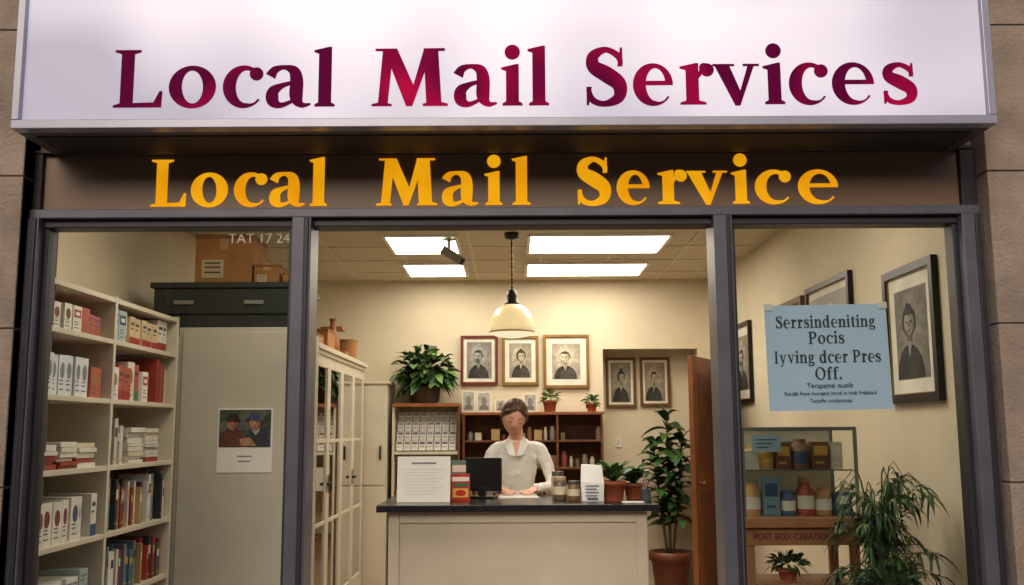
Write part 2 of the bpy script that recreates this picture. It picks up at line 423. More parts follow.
def lettering(name,items,y,z0,cap,S,mat,t,dep,parent):
    mb=MB()
    for ch,a,b in items:
        x=(a)*S; wv=(b-a)*S/cap
        T=Matrix.Translation((x,y,z0))@Matrix.Diagonal((cap,cap,cap,1))
        glyph(mb,ch,wv,T,mat,t,dep)
    return mb.build(name,0,parent)
ADV={'S':.66,'e':.64,'r':.56,'s':.54,'i':.36,'n':.72,'d':.72,'t':.46,'g':.64,'P':.74,'o':.68,'c':.60,'I':.40,'y':.70,'v':.70,'f':.46,'O':.88,' ':.34,'.':.3,'a':.66,'l':.36}
def typeset(mb,body,cx,y,z,cap,mat,t=0.15,sx=1.0):
    wd=sum(ADV[c] for c in body)*cap*sx; x=cx-wd/2
    for c in body:
        if c!=' ': glyph(mb,c,ADV[c]-0.09,Matrix.Translation((x,y,z))@Matrix.Diagonal((cap*sx,cap*0.3,cap,1)),mat,t,0.02)
        x+=ADV[c]*cap*sx

S1=empty('illuminated_shop_sign')
sb=MB(); ALU=M('sign_aluminium',(168,166,180),0.35,metal=0.3,var=0.05)
sx0,sx1,sz0,sz1=-1.905,1.85,2.595,3.22
sb.box(sx0,sx1,3.66,3.97,sz0,sz1,M('sign_body',(98,90,90),0.6))
sb.box(sx0,sx1,3.60,3.66,sz0,sz0+0.035,ALU); sb.box(sx0,sx1,3.60,3.66,sz1-0.035,sz1,ALU)
sb.box(sx0,sx0+0.03,3.60,3.66,sz0+0.035,sz1-0.035,ALU); sb.box(sx1-0.03,sx1,3.60,3.66,sz0+0.035,sz1-0.035,ALU)
sb.box(sx0+0.05,sx1-0.05,3.70,3.93,sz0-0.006,sz0,M('sign_soffit',(62,54,52),0.7))
sb.build('sign_box',0.004,S1)
def lightbox_mat():
    m=bpy.data.materials.new('lightbox_acrylic'); m.use_nodes=True
    nt=m.node_tree;N=nt.nodes;L=nt.links;b=N['Principled BSDF']
    b.inputs['Base Color'].default_value=(0.2,0.19,0.2,1); b.inputs['Roughness'].default_value=0.4; b.inputs['Specular IOR Level'].default_value=0.2
    tc=N.new('ShaderNodeTexCoord')
    nz=N.new('ShaderNodeTexNoise'); nz.inputs['Scale'].default_value=1.2; nz.inputs['Detail'].default_value=1
    sp=N.new('ShaderNodeSeparateXYZ'); L.new(tc.outputs['Object'],sp.inputs[0])
    L.new(tc.outputs['Object'],nz.inputs['Vector'])
    mr=N.new('ShaderNodeMapRange'); mr.inputs[1].default_value=2.63; mr.inputs[2].default_value=3.05; mr.inputs[3].default_value=-0.20; mr.inputs[4].default_value=0.13  # uneven tube glow, dimmer low and at the ends, painted into the emission
    L.new(sp.outputs['Z'],mr.inputs[0])
    ab=N.new('ShaderNodeMath'); ab.operation='ABSOLUTE'; L.new(sp.outputs['X'],ab.inputs[0])
    mx=N.new('ShaderNodeMapRange'); mx.inputs[1].default_value=1.1; mx.inputs[2].default_value=1.9; mx.inputs[3].default_value=0.0; mx.inputs[4].default_value=-0.16
    L.new(ab.outputs[0],mx.inputs[0])
    sn=N.new('ShaderNodeMath'); sn.operation='MULTIPLY'; sn.inputs[1].default_value=9.0; L.new(sp.outputs['X'],sn.inputs[0])
    cs=N.new('ShaderNodeMath'); cs.operation='COSINE'; L.new(sn.outputs[0],cs.inputs[0])
    c2=N.new('ShaderNodeMath'); c2.operation='MULTIPLY_ADD'; c2.inputs[1].default_value=0.05; L.new(cs.outputs[0],c2.inputs[0]); L.new(mr.outputs[0],c2.inputs[2])
    ad=N.new('ShaderNodeMath'); ad.operation='ADD'; L.new(c2.outputs[0],ad.inputs[0]); L.new(nz.outputs['Fac'],ad.inputs[1])
    a2=N.new('ShaderNodeMath'); a2.operation='ADD'; L.new(ad.outputs[0],a2.inputs[0]); L.new(mx.outputs[0],a2.inputs[1])
    cr=N.new('ShaderNodeValToRGB'); e=cr.color_ramp.elements
    e[0].position=0.16; e[0].color=lin((172,164,180))+(1,); e[1].position=0.70; e[1].color=lin((255,242,246))+(1,)
    k=e.new(0.42); k.color=lin((218,206,218))+(1,)
    L.new(a2.outputs[0],cr.inputs['Fac']); L.new(cr.outputs['Color'],b.inputs['Emission Color']); b.inputs['Emission Strength'].default_value=0.92
    return m
LB=lightbox_mat()
sb=MB(); sb.box(sx0+0.03,sx1-0.03,3.625,3.655,sz0+0.035,sz1-0.035,LB); sb.build('sign_face',0,S1)
mag=emis_mat('magenta_vinyl',lin((84,2,46)),lin((186,8,62)),0.88,scale=1.9,lo=0.47,hi=0.63,spec=0.05,rough=0.7)
S=0.003848
it=[('L',115,163),('o',170,217),('c',224,262),('a',267,312),('l',316,336),
    ('M',373,449),('a',455,498),('i',504,523),('l',530,550),
    ('S',586,627),('e',634,674),('r',681,713),('v',714,760),('i',766,785),('c',790,827),('e',833,875),('s',883,917)]
lettering('sign_letters',[(c,a-512,b-512) for c,a,b in it],3.626,2.683,0.230,S,mag,0.215,0.02,S1)
S2=empty('fascia_shop_sign')
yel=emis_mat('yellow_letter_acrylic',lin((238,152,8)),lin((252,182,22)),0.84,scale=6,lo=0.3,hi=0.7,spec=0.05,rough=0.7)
it=[('L',152,187),('o',192,229),('c',235,266),('a',271,306),('l',311,328),
    ('M',377,438),('a',443,479),('i',486,503),('l',513,531),
    ('S',577,610),('e',617,650),('r',658,685),('v',687,727),('i',733,749),('c',755,790),('e',798,838)]
lettering('fascia_letters',[(c,a-512,b-512) for c,a,b in it],3.977,2.375,0.200,0.004165,yel,0.235,0.02,S2)

# ---------------------------------------------------------------- ceiling lights / lamp
PAN=emis_mat('light_panel_diffuser',(1.0,0.90,0.74),(1.0,0.92,0.78),12.5)
def panel(x0,x1,y0,y1):
    m=MB(); m.box(x0,x1,y0,y1,ZC-0.016,ZC-0.012,PAN)
    f=C((232,230,222))
    m.box(x0-0.025,x0,y0-0.025,y1+0.025,ZC-0.02,ZC-0.001,f); m.box(x1,x1+0.025,y0-0.025,y1+0.025,ZC-0.02,ZC-0.001,f)
    m.box(x0,x1,y0-0.025,y0,ZC-0.02,ZC-0.001,f); m.box(x0,x1,y1,y1+0.025,ZC-0.02,ZC-0.001,f)
    m.build('ceiling_light_panel')
for y0,y1 in ((7.0,7.68),(8.22,8.84)):
    panel(0.14,1.15,y0,y1); panel(-0.92,-0.42,y0,y1)
panel(0.14,1.15,4.6,5.2); panel(-1.5,-0.8,4.5,5.1)  # unseen front pair, added to brighten the shelf and cabinet near the window
m=MB(); px,py=0.0,6.95
m.lathe([(0.0,2.86),(0.055,2.86),(0.05,2.82),(0.0,2.81)],px,py,BLACK,cap=False)
m.cyl(px,py,2.44,2.82,0.006,BLACK,n=10)
for k in range(12): m.ell((px,py,2.47+0.028*k),(0.010,0.004 if k%2 else 0.010,0.016),M('brass',(120,96,58),0.35,metal=0.8),8)
m.lathe([(0.006,2.45),(0.03,2.44),(0.042,2.40),(0.042,2.36),(0.055,2.345),(0.055,2.335),(0.0,2.335)],px,py,M('lamp_cap_metal',(60,54,44),0.35,metal=0.7),cap=False)
OP=M('opal_glass_shade',(226,208,160),0.2,var=0.03,emis=0.55,ecol=lin((255,228,168)),spec=0.6)
m.lathe([(0.05,2.338),(0.085,2.325),(0.12,2.29),(0.145,2.24),(0.157,2.18),(0.160,2.145),(0.155,2.145),(0.14,2.2),(0.11,2.28),(0.05,2.33)],px,py,OP,n=40,cap=False)
m.lathe([(0.161,2.148),(0.166,2.142),(0.160,2.134)],px,py,M('shade_rim',(200,180,130),0.3),n=40,cap=False)
m.lathe([(0.160,2.136),(0.12,2.114),(0.06,2.102),(0.0,2.099)],px,py,M('opal_glass_bowl',(240,226,190),0.2,var=0.02,emis=0.8,ecol=lin((255,238,200))),n=40,cap=False)
m.build('pendant_lamp')
m=MB(); GY=C((150,146,132))
m.cyl(-0.46,7.05,2.83,2.86,0.05,GY); m.cyl(-0.46,7.05,2.74,2.83,0.012,GY)
T=Matrix.Translation((-0.44,7.03,2.71))@Matrix.Rotation(math.radians(-58),4,'Y')
m.box(-0.028,0.028,-0.03,0.03,-0.08,0.08,GY,T); m.cyl(0,0,-0.105,-0.08,0.025,C((60,58,56)),T=T); m.box(0.028,0.034,-0.036,0.036,-0.11,0.085,C((180,176,164)),T)
m.build('security_camera',0.003)

# ---------------------------------------------------------------- pictures
def ellpts(cx,cz,rx,rz,n=20,a0=0,a1=360): return [(cx+rx*math.cos(math.radians(a0+(a1-a0)*i/n)),cz+rz*math.sin(math.radians(a0+(a1-a0)*i/n))) for i in range(n if a1-a0==360 else n+1)]
def portrait(m,a,b,tone,r,yb=-0.0135):
    sh=lambda f: C(tuple(max(4,min(250,int(v*f))) for v in tone),0.7,var=0.38,scale=32)
    y=[yb]
    def P(pts,mat): y[0]-=0.0004; m.prism(pts,y[0],yb,mat)
    for q in range(4): P(ellpts(r.uniform(-.12,.12)*a,b*(0.1+0.05*q),a*(0.96-0.14*q),b*(0.88-0.12*q),26),sh(1.04+0.045*q))
    ox=r.uniform(-0.1,0.1)*a; oz=r.uniform(-0.04,0.06)*b; k=r.uniform(0.95,1.15); lean=r.choice((-1,1))*r.uniform(0.02,0.07)*a
    fem=r.random()<0.3
    P(ellpts(ox-lean,-b*0.995,a*0.84,b*0.76,18,0,180),sh(0.34))
    P(ellpts(ox-lean+a*0.2,-b*0.995,a*0.58,b*0.66,14,0,180),sh(0.40)); P(ellpts(ox-lean+a*0.28,-b*0.995,a*0.4,b*0.54,14,0,180),sh(0.46))
    P([(ox-a*0.17,-b*0.16+oz),(ox-lean,-b*0.55+oz),(ox+a*0.17,-b*0.16+oz)],sh(1.25))
    if not fem: P([(ox-a*0.04,-b*0.22+oz),(ox+a*0.05,-b*0.22+oz),(ox-lean+a*0.02,-b*0.54+oz)],sh(0.36))
    P([(ox-a*0.15,-b*0.2+oz),(ox+a*0.15,-b*0.2+oz),(ox+a*0.13,b*0.05+oz),(ox-a*0.13,b*0.05+oz)],sh(0.85))
    hx,hz=a*0.31*k,b*0.27*k; cz=b*0.20+oz
    if fem: P(ellpts(ox,cz+b*0.05,hx*1.35,hz*1.2),sh(0.42)); P(ellpts(ox,cz+b*0.36,hx*0.5,hz*0.35),sh(0.40))
    else: P(ellpts(ox,cz+b*0.065,hx*1.08,hz*1.0),sh(0.44))
    for q in range(5): P(ellpts(ox+lean-hx*0.07*q,cz+hz*0.02*q,hx*(1-0.13*q),hz*(1-0.10*q)),sh(1.0+0.085*q))
    P(ellpts(ox,cz+hz*0.90,hx*0.86,hz*0.22),sh(0.48))
    for s in(-1,1): P(ellpts(ox+lean+s*hx*0.38,cz+hz*0.12,hx*0.24,hz*0.13,10),sh(0.92)); P(ellpts(ox+lean+s*hx*0.38,cz+hz*0.09,hx*0.11,hz*0.055,8),sh(0.6))
    P([(ox+lean,cz+hz*0.05),(ox+lean+hx*0.14,cz-hz*0.26),(ox+lean-hx*0.05,cz-hz*0.28)],sh(1.05))
    if not fem and r.random()<0.7: P(ellpts(ox+lean,cz-hz*0.42,hx*0.38,hz*0.09,10),sh(0.62))
    if not fem and r.random()<0.4: P(ellpts(ox+lean,cz-hz*0.72,hx*0.58,hz*0.32),sh(0.7))
    else: P(ellpts(ox+lean,cz-hz*0.56,hx*0.24,hz*0.05,8),sh(0.82))
def picture(w_,h_,loc,rotz,fm,matc=(220,214,198),matw=0.045,fw=0.022,kind='portrait',tone=(120,112,98),tilt=0.0,name='picture_frame',seed=0):
    r=random.Random(seed); m=MB(); W=w_/2;H=h_/2; d1=-0.03
    m.prism([(-W,-H),(W,-H),(W-fw,-H+fw),(-W+fw,-H+fw)],d1,0,fm); m.prism([(-W,H),(-W+fw,H-fw),(W-fw,H-fw),(W,H)],d1,0,fm)
    m.prism([(-W,-H),(-W+fw,-H+fw),(-W+fw,H-fw),(-W,H)],d1,0,fm); m.prism([(W,-H),(W,H),(W-fw,H-fw),(W-fw,-H+fw)],d1,0,fm)
    gl=M('gilt_slip',(150,122,70),0.4,metal=0.4); q=0.006
    for a_,b_,c_,d_ in ((-W+fw,W-fw,-H+fw,-H+fw+q),(-W+fw,W-fw,H-fw-q,H-fw),(-W+fw,-W+fw+q,-H+fw+q,H-fw-q),(W-fw-q,W-fw,-H+fw+q,H-fw-q)): m.box(a_,b_,-0.02,-0.012,c_,d_,gl)
    m.box(-W+fw,W-fw,-0.012,-0.002,-H+fw,H-fw,C(matc,0.8))
    a=W-fw-matw;b=H-fw-matw
    m.box(-a-0.004,a+0.004,-0.0128,-0.012,-b-0.004,b+0.004,C(tuple(int(v*0.7) for v in matc)))
    m.box(-a,a,-0.0135,-0.0128,-b,b,C(tone,0.7,var=0.3,scale=12))
    if kind=='portrait': portrait(m,a,b,tone,r)
    else:
        dk=tuple(int(v*0.35) for v in tone); sk=tuple(min(255,int(v*1.4)) for v in tone)
        m.prism([(-a,-b),(a,-b),(a,-b*0.2),(a*0.4,b*0.1),(-a*0.1,-b*0.1),(-a*0.6,b*0.2),(-a,0)],-0.0145,-0.0135,C(dk,0.8,var=0.5,scale=25))
        m.prism([(-a*0.5,-b*0.6),(a*0.3,-b*0.7),(a*0.6,-b*0.1),(0.1*a,b*0.4),(-a*0.3,b*0.1)],-0.0155,-0.0145,C(sk,0.8,var=0.5,scale=30))
    m.build(name,0.002 if kind!='portrait' else 0,loc=loc,rot=(tilt,0,rotz))
GOLD=M('gilt_frame',(140,108,56),0.4,metal=0.4,var=0.2); REDF=M('red_frame',(104,40,34),0.35); BLKF=M('black_frame',(30,25,24),0.35,spec=0.25); BRF=M('brown_frame',(98,68,40),0.4)
y=YB-0.003
picture(0.35,0.46,(-0.31,y,2.10),0,REDF,tone=(128,126,118),seed=4,matw=0.04)
picture(0.345,0.46,(0.075,y,2.095),0,GOLD,tone=(148,140,120),seed=2,matw=0.05)
picture(0.43,0.50,(0.505,y,2.085),0,GOLD,tone=(166,156,136),seed=9,matw=0.065)
picture(0.29,0.48,(1.045,YA-0.003,1.90),0,BRF,tone=(130,122,104),matw=0.03,seed=5)
picture(0.29,0.47,(1.375,YA-0.003,1.905),0,BRF,tone=(136,126,108),matw=0.03,seed=12)
xr=XR-0.003; R90=math.radians(-90)
picture(0.60,0.66,(xr,4.68,1.90),R90,BLKF,tone=(112,107,98),matw=0.075,fw=0.04,seed=6)
picture(0.82,0.36,(xr,5.89,2.16),R90,BLKF,tone=(150,146,132),matw=0.05,fw=0.035,kind='landscape')
picture(0.80,0.36,(xr,6.80,2.14),R90,BRF,tone=(140,124,92),matw=0.01,fw=0.04,kind='landscape')
picture(0.66,0.66,(xr,8.18,1.99),R90,BLKF,tone=(130,124,110),matw=0.08,fw=0.03,seed=7)

# ---------------------------------------------------------------- left book shelf
pal=[(170,60,48),(216,212,200),(50,74,110),(208,198,174),(70,108,112),(146,48,46),(222,216,204),(50,52,54),(180,144,94),(78,92,66),(216,210,196),(116,130,142)]
bs=MB(); SW=M('shelf_laminate',(210,200,178),0.5,var=0.06)
X0,X1=-2.30,-1.95; ZS=[0.08,0.36,0.66,0.97,1.29,1.61,1.90]
ys=[4.12,4.80,5.70]
for i,yy in enumerate(ys): bs.box(X0,X1+0.0,yy-0.014,yy+0.014,0,2.115,SW)
bs.box(X0,X0+0.01,4.13,5.70,0.05,2.1,SW)
for k in range(2):
    a=ys[k]+0.014;b=ys[k+1]-0.014
    for z in ZS+[2.105]: bs.box(X0+0.01,X1-0.002,a,b,z-0.024,z,SW)
bs.build('bookshelf',0.0025)
inv=MB()
def label_box(mb,x1,y0,y1,z0,h,base,lab,kind):
    mb.box(x1-0.20,x1,y0,y1,z0,z0+h,C(base,0.5))
    w_=y1-y0; e=0.0008
    dark=C((74,72,78),0.5)
    if kind==0:
        mb.box(x1,x1+e,y0+w_*0.10,y1-w_*0.10,z0+h*0.55,z0+h*0.85,C(lab,0.5)); mb.box(x1+e,x1+2*e,y0+w_*0.25,y1-w_*0.25,z0+h*0.63,z0+h*0.76,C((226,222,212),0.5))
    elif kind==1:
        mb.prism(ellpts(0,0,w_*0.3,h*0.2),0,e,C(lab,0.5),Matrix.Translation((x1,(y0+y1)/2,z0+h*0.62))@Matrix.Rotation(-math.pi/2,4,'Z'))
    elif kind==2:
        mb.box(x1,x1+e,y0+0.001,y1-0.001,z0+0.001,z0+h*0.28,C(lab,0.5)); mb.box(x1,x1+e,y0+w_*0.2,y1-w_*0.2,z0+h*0.7,z0+h*0.8,dark); mb.box(x1,x1+e,y0+w_*0.2,y1-w_*0.4,z0+h*0.55,z0+h*0.6,dark)
    else:
        for q in (0.8,0.68,0.5): mb.box(x1,x1+e,y0+w_*0.15,y1-w_*(0.15 if q!=0.68 else 0.4),z0+h*q,z0+h*(q+0.06),C(lab,0.5))
    for q in (0.36,0.27,0.14): 
        if kind!=2: mb.box(x1,x1+e,y0+w_*0.18,y1-w_*(0.2+q*0.5),z0+h*q,z0+h*(q+0.03),dark)
    mb.box(x1-0.16,x1-0.04,y0-e,y0,z0+h*0.5,z0+h*0.8,C(lab,0.5)); mb.box(x1-0.15,x1-0.06,y0-e,y0,z0+h*0.25,z0+h*0.3,dark)
def fill(mb,x1,y0,y1,z,hmax,mode,r,base=None):
    yv=y0+0.008; kind=r.randint(0,3); lab=(120,60,56); bc=(224,218,204); hh_=0.9
    while yv<y1-0.04:
        if mode=='box':
            if r.random()<0.5:
                kind=r.randint(0,3); hh_=r.uniform(0.7,1.0); lab=r.choice([(160,56,50),(66,84,118),(126,126,132),(176,96,72),(84,118,90),(50,70,120),(150,120,80)]); bc=r.choice([(226,221,208),(230,226,216),(222,216,200),(214,218,218),(226,221,208),(206,184,146),(176,92,70),(168,186,180)])
            wd=r.uniform(0.06,0.095); h=hmax*(hh_+r.uniform(-0.02,0.02))
            if yv+wd>y1-0.005: break
            if r.random()<0.03: yv+=wd*0.6; continue
            label_box(mb,x1-r.uniform(0.0,0.025),yv,yv+wd,z,h,bc,lab,kind)
            yv+=wd+r.uniform(0.001,0.006)
        elif mode=='book':
            wd=r.uniform(0.018,0.045); h=hmax*r.uniform(0.7,1.0)
            c=r.choice(pal); x=x1-r.uniform(0.0,0.04)
            mb.box(x-0.17,x,yv,yv+wd,z,z+h,C(c,0.55)); 
            mb.box(x,x+0.001,yv+wd*0.15,yv+wd*0.85,z+h*0.6,z+h*0.8,C(r.choice([(214,208,194),(190,160,96),(60,60,66)]),0.5))
            mb.box(x,x+0.001,yv+wd*0.2,yv+wd*0.8,z+h*0.1,z+h*0.14,C((190,160,96),0.5))
            yv+=wd+0.002
            if r.random()<0.05: yv+=0.05
        elif mode=='stack':
            wd=r.uniform(0.15,0.22); zz=z
            if yv+wd>y1-0.005: break
            for k in range(14):
                t=r.uniform(0.014,0.032)
                if zz+t>z+hmax*r.uniform(0.85,1.0): break
                s=r.uniform(0,0.025); mb.box(x1-0.2-s,x1-s,yv+r.uniform(0,0.01),yv+wd-r.uniform(0,0.02),zz,zz+t-0.002,C(r.choice([(222,216,202),(208,196,168),(214,208,196),(160,64,54),(220,214,200),(222,218,206)]),0.6)); zz+=t
            yv+=wd+0.01
r=random.Random(3); xf=X1-0.02
plan={6:('box','box'),5:('box','mix'),4:('stack','bookstack'),3:('box','book'),2:('box','book'),1:('box','stack'),0:('box','box')}
for lev,(p1,p2) in plan.items():
    z=ZS[lev]
    fill(inv,xf,4.135,4.785,z,{6:0.13,5:0.20,4:0.13,3:0.20,2:0.18}.get(lev,0.2),p1,r)
    if p2=='bookstack':
        fill(inv,xf,4.82,5.10,z,0.25,'book',r); fill(inv,xf,5.10,5.68,z,0.21,'stack',r)
    elif p2=='mix':
        fill(inv,xf,4.815,5.42,z,0.22,'box',r)
        for k in range(5): inv.box(-2.17,xf-0.005*k,5.43+0.042*k,5.468+0.042*k,z,z+0.24-0.012*k,C([(150,58,44),(136,46,40),(170,84,60),(120,40,36),(200,180,140)][k]))
    else: fill(inv,xf,4.815,5.685,z,{6:0.19,5:0.20,3:0.27,2:0.24}.get(lev,0.2),p2,r)
inv.build('boxes_and_books',0.0012)

# ---------------------------------------------------------------- grey cabinet + things on it
m=MB(); GC=M('grey_enamel',(182,177,162),0.42,var=0.09,scale=1.3)
m.box(-1.965,-1.265,5.76,6.40,0.02,2.06,GC)
m.box(-1.94,-1.29,5.752,5.76,0.06,2.03,GC); m.box(-1.262,-1.25,5.85,5.87,1.0,1.2,C((90,90,88)))
m.build('metal_cabinet',0.006)
m=MB(); m.box(-1.715,-1.395,5.748,5.7515,1.215,1.585,PAPER)
m.box(-1.705,-1.405,5.7465,5.748,1.36,1.575,M('photo_print_dark',(66,62,62),0.4,var=0.8,scale=14))
T=Matrix.Translation((-1.555,5.746,1.467)); yy=[0]
def PP(pts,c):
    yy[0]-=0.0004; m.prism(pts,yy[0],0,C(c,0.6,var=0.35,scale=40),T)
PP([(-0.15,-0.02),(0.15,0.01),(0.15,0.105),(-0.15,0.105)],(84,90,78)); PP([(-0.15,0.04),(-0.05,0.06),(-0.02,0.105),(-0.15,0.105)],(60,72,50)); PP([(0.09,0.0),(0.15,0.0),(0.15,0.09),(0.11,0.07)],(50,60,48))
PP([(-0.148,-0.104),(0.0,-0.104),(-0.015,-0.02),(-0.05,0.0),(-0.105,0.0),(-0.14,-0.03)],(92,48,40)); PP([(0.0,-0.104),(0.148,-0.104),(0.13,-0.02),(0.09,0.0),(0.03,-0.005),(0.005,-0.04)],(46,50,60))
PP([(-0.02,-0.1),(0.07,-0.1),(0.03,-0.05),(-0.03,-0.06)],(166,118,94)); PP([(0.035,-0.005),(0.065,-0.04),(0.09,0.0)],(180,180,180))
for cx_,cz_,c_ in ((-0.07,0.03,(156,106,84)),(0.06,0.03,(172,122,98))):
    PP(ellpts(cx_,cz_,0.034,0.042),tuple(int(v*0.6) for v in c_)); PP(ellpts(cx_-0.004,cz_,0.030,0.040),tuple(int(v*0.85) for v in c_)); PP(ellpts(cx_-0.008,cz_-0.004,0.022,0.034),c_)
    for s in (-1,1): PP(ellpts(cx_+s*0.012-0.004,cz_+0.006,0.007,0.004,8),(80,54,44))
    PP([(cx_-0.012,cz_-0.02),(cx_+0.012,cz_-0.02),(cx_,cz_-0.026)],(120,70,60))
PP([(-0.112,0.045),(-0.028,0.042),(-0.045,0.085),(-0.09,0.088)],(36,28,26)); PP([(0.008,0.048),(0.112,0.042),(0.09,0.055),(0.085,0.086),(0.035,0.088)],(54,66,96))
for k,(a_,b_) in enumerate(((-1.60,-1.51),(-1.59,-1.52))): m.box(a_,b_,5.7465,5.748,1.305-0.028*k,1.311-0.028*k,C((110,110,116)))
m.build('notice_poster')
m=MB(); DG=M('dark_green_metal',(46,50,45),0.45,var=0.15,spec=0.25)
m.box(-2.14,-1.285,5.80,6.42,2.062,2.30,DG); m.box(-2.16,-1.27,5.785,6.43,2.30,2.335,DG); m.box(-2.15,-1.28,5.79,6.42,2.14,2.15,BLACK)
m.box(-1.60,-1.48,5.785,5.80,2.20,2.225,C((120,120,112))); m.box(-2.02,-1.9,5.785,5.80,2.20,2.225,C((120,120,112)))
m.build('storage_trunk',0.012)
def carton(x0,x1,y0,y1,z0,z1,name='cardboard_box',lab=True):
    m=MB()
    m.box(x0,x1,y0,y1,z0,z1,CARD); m.box((x0+x1)/2-0.025,(x0+x1)/2+0.025,y0-0.001,y1+0.001,z0+0.7*(z1-z0),z1+0.001,M('packing_tape',(176,138,90),0.3))
    m.box(x0-0.003,x1+0.003,y0-0.003,y1+0.003,z1-0.06*(z1-z0)-0.01,z1-0.004,M('cardboard_edge',(128,86,48),0.85))
    if lab: 
        m.box(x0+0.12*(x1-x0),x0+0.5*(x1-x0),y0-0.0025,y0-0.0012,z0+0.15*(z1-z0),z0+0.5*(z1-z0),C((196,176,146)))
        for q in (0.42,0.34,0.24): m.box(x0+0.17*(x1-x0),x0+0.45*(x1-x0),y0-0.0035,y0-0.0025,z0+q*(z1-z0),z0+(q+0.03)*(z1-z0),C((80,60,44)))
    m.build(name,0.003)
carton(-1.95,-1.60,5.95,6.30,2.337,2.66)
carton(-1.585,-1.43,5.95,6.2,2.337,2.47)
carton(-1.41,-1.33,5.95,6.1,2.337,2.42,lab=False)

# ---------------------------------------------------------------- white glazed cabinet
m=MB(); x1=-1.31;x0=-1.78;y0=6.50;y1=8.66;zt=2.0
m.box(x0,x1-0.02,y0,y0+0.02,0.1,zt,WHITEP); m.box(x0,x1-0.02,y1-0.02,y1,0.1,zt,WHITEP); m.box(x0,x0+0.015,y0+0.02,y1-0.02,0.1,zt,WHITEP)
m.box(x0,x1-0.02,y0+0.02,y1-0.02,zt-0.02,zt-0.001,WHITEP); m.box(x0,x1-0.02,y0,y1,0.02,0.1,WHITEP)
m.box(x0-0.01,x1+0.03,y0-0.02,y1+0.02,zt,zt+0.035,WHITEP); m.box(x0,x1+0.012,y0-0.01,y1+0.01,zt-0.03,zt,WHITEP)
INW=M('cabinet_interior',(104,108,86),0.7)
for z in (0.42,0.75,1.08,1.40,1.70): m.box(x0+0.015,x1-0.06,y0+0.02,y1-0.02,z-0.018,z,INW)
m.box(x0+0.015,x0+0.02,y0+0.02,y1-0.02,0.1,zt-0.02,INW)
nd_=4; dw=(y1-y0)/nd_
for k in range(nd_):
    a=y0+k*dw+0.003;b=y0+(k+1)*dw-0.003
    m.box(x1-0.02,x1,a,a+0.055,0.12,zt-0.03,WHITEP); m.box(x1-0.02,x1,b-0.055,b,0.12,zt-0.03,WHITEP)
    m.box(x1-0.02,x1,a+0.055,b-0.055,0.12,0.26,WHITEP); m.box(x1-0.02,x1,a+0.055,b-0.055,zt-0.11,zt-0.03,WHITEP)
    for z in (0.82,1.38): m.box(x1-0.017,x1-0.003,a+0.055,b-0.055,z-0.012,z+0.012,WHITEP)
    ky=b-0.028 if k%2==0 else a+0.028
    m.ell((x1+0.015,ky,1.08),(0.015,0.012,0.012),BLACK,8); m.box(x1,x1+0.004,ky-0.01,ky+0.01,1.02,1.14,BLACK)
cab=m.build('glazed_cabinet',0.003)
m=MB(); m.quad((x1-0.01,y0,0.2),(x1-0.01,y1,0.2),(x1-0.01,y1,zt-0.05),(x1-0.01,y0,zt-0.05),CABGLASS); m.build('door_glass',0,cab)
m=MB(); r=random.Random(5)
for z in (0.1,0.42,0.75,1.08,1.40,1.70):
    yv=y0+0.05
    while yv<y1-0.1:
        wd=r.uniform(0.03,0.09); h=r.uniform(0.12,0.23); c=r.choice([(70,84,74),(86,90,76),(130,120,94),(50,60,62),(100,80,56),(130,128,110)])
        m.box(x0+0.05,x1-0.10,yv,yv+wd,z,z+h,C(c)); yv+=wd+0.004+(0.1 if r.random()<0.1 else 0)
m.build('cabinet_files',0.002,cab)
carton(-1.62,-1.36,6.75,7.05,2.037,2.13,lab=False); carton(-1.60,-1.36,7.2,7.5,2.037,2.20,lab=True)
m=MB(); m.lathe([(0.04,2.037),(0.06,2.07),(0.055,2.16),(0.03,2.22),(0.02,2.30),(0.03,2.33)],-1.42,7.72,OWOOD,n=20); m.build('wooden_vase')
m=MB(); T=Matrix.Translation((-1.46,7.95,2.037)); m.box(-0.12,0.12,-0.1,0.1,0,0.05,OWOOD,T); m.box(-0.02,0.02,-0.02,0.02,0.05,0.22,OWOOD,T); m.box(-0.09,0.09,-0.07,0.07,0.22,0.25,OWOOD,T); m.build('wooden_scale',0.004)
m=MB(); m.cyl(-1.40,8.35,2.037,2.20,0.075,CARD); m.cyl(-1.40,8.35,2.20,2.22,0.08,CARD); m.build('round_hat_box',0.003)

m=MB(); m.box(-1.60,-1.11,8.72,9.18,0.05,1.86,WHITEP); m.box(-1.62,-1.09,8.70,9.19,1.86,1.885,WHITEP)
m.box(-1.58,-1.13,8.708,8.72,0.98,1.84,WHITEP); m.box(-1.58,-1.13,8.708,8.72,0.08,0.96,WHITEP); m.box(-1.17,-1.155,8.69,8.708,1.2,1.32,BLACK)
m.build('white_cupboard',0.004)

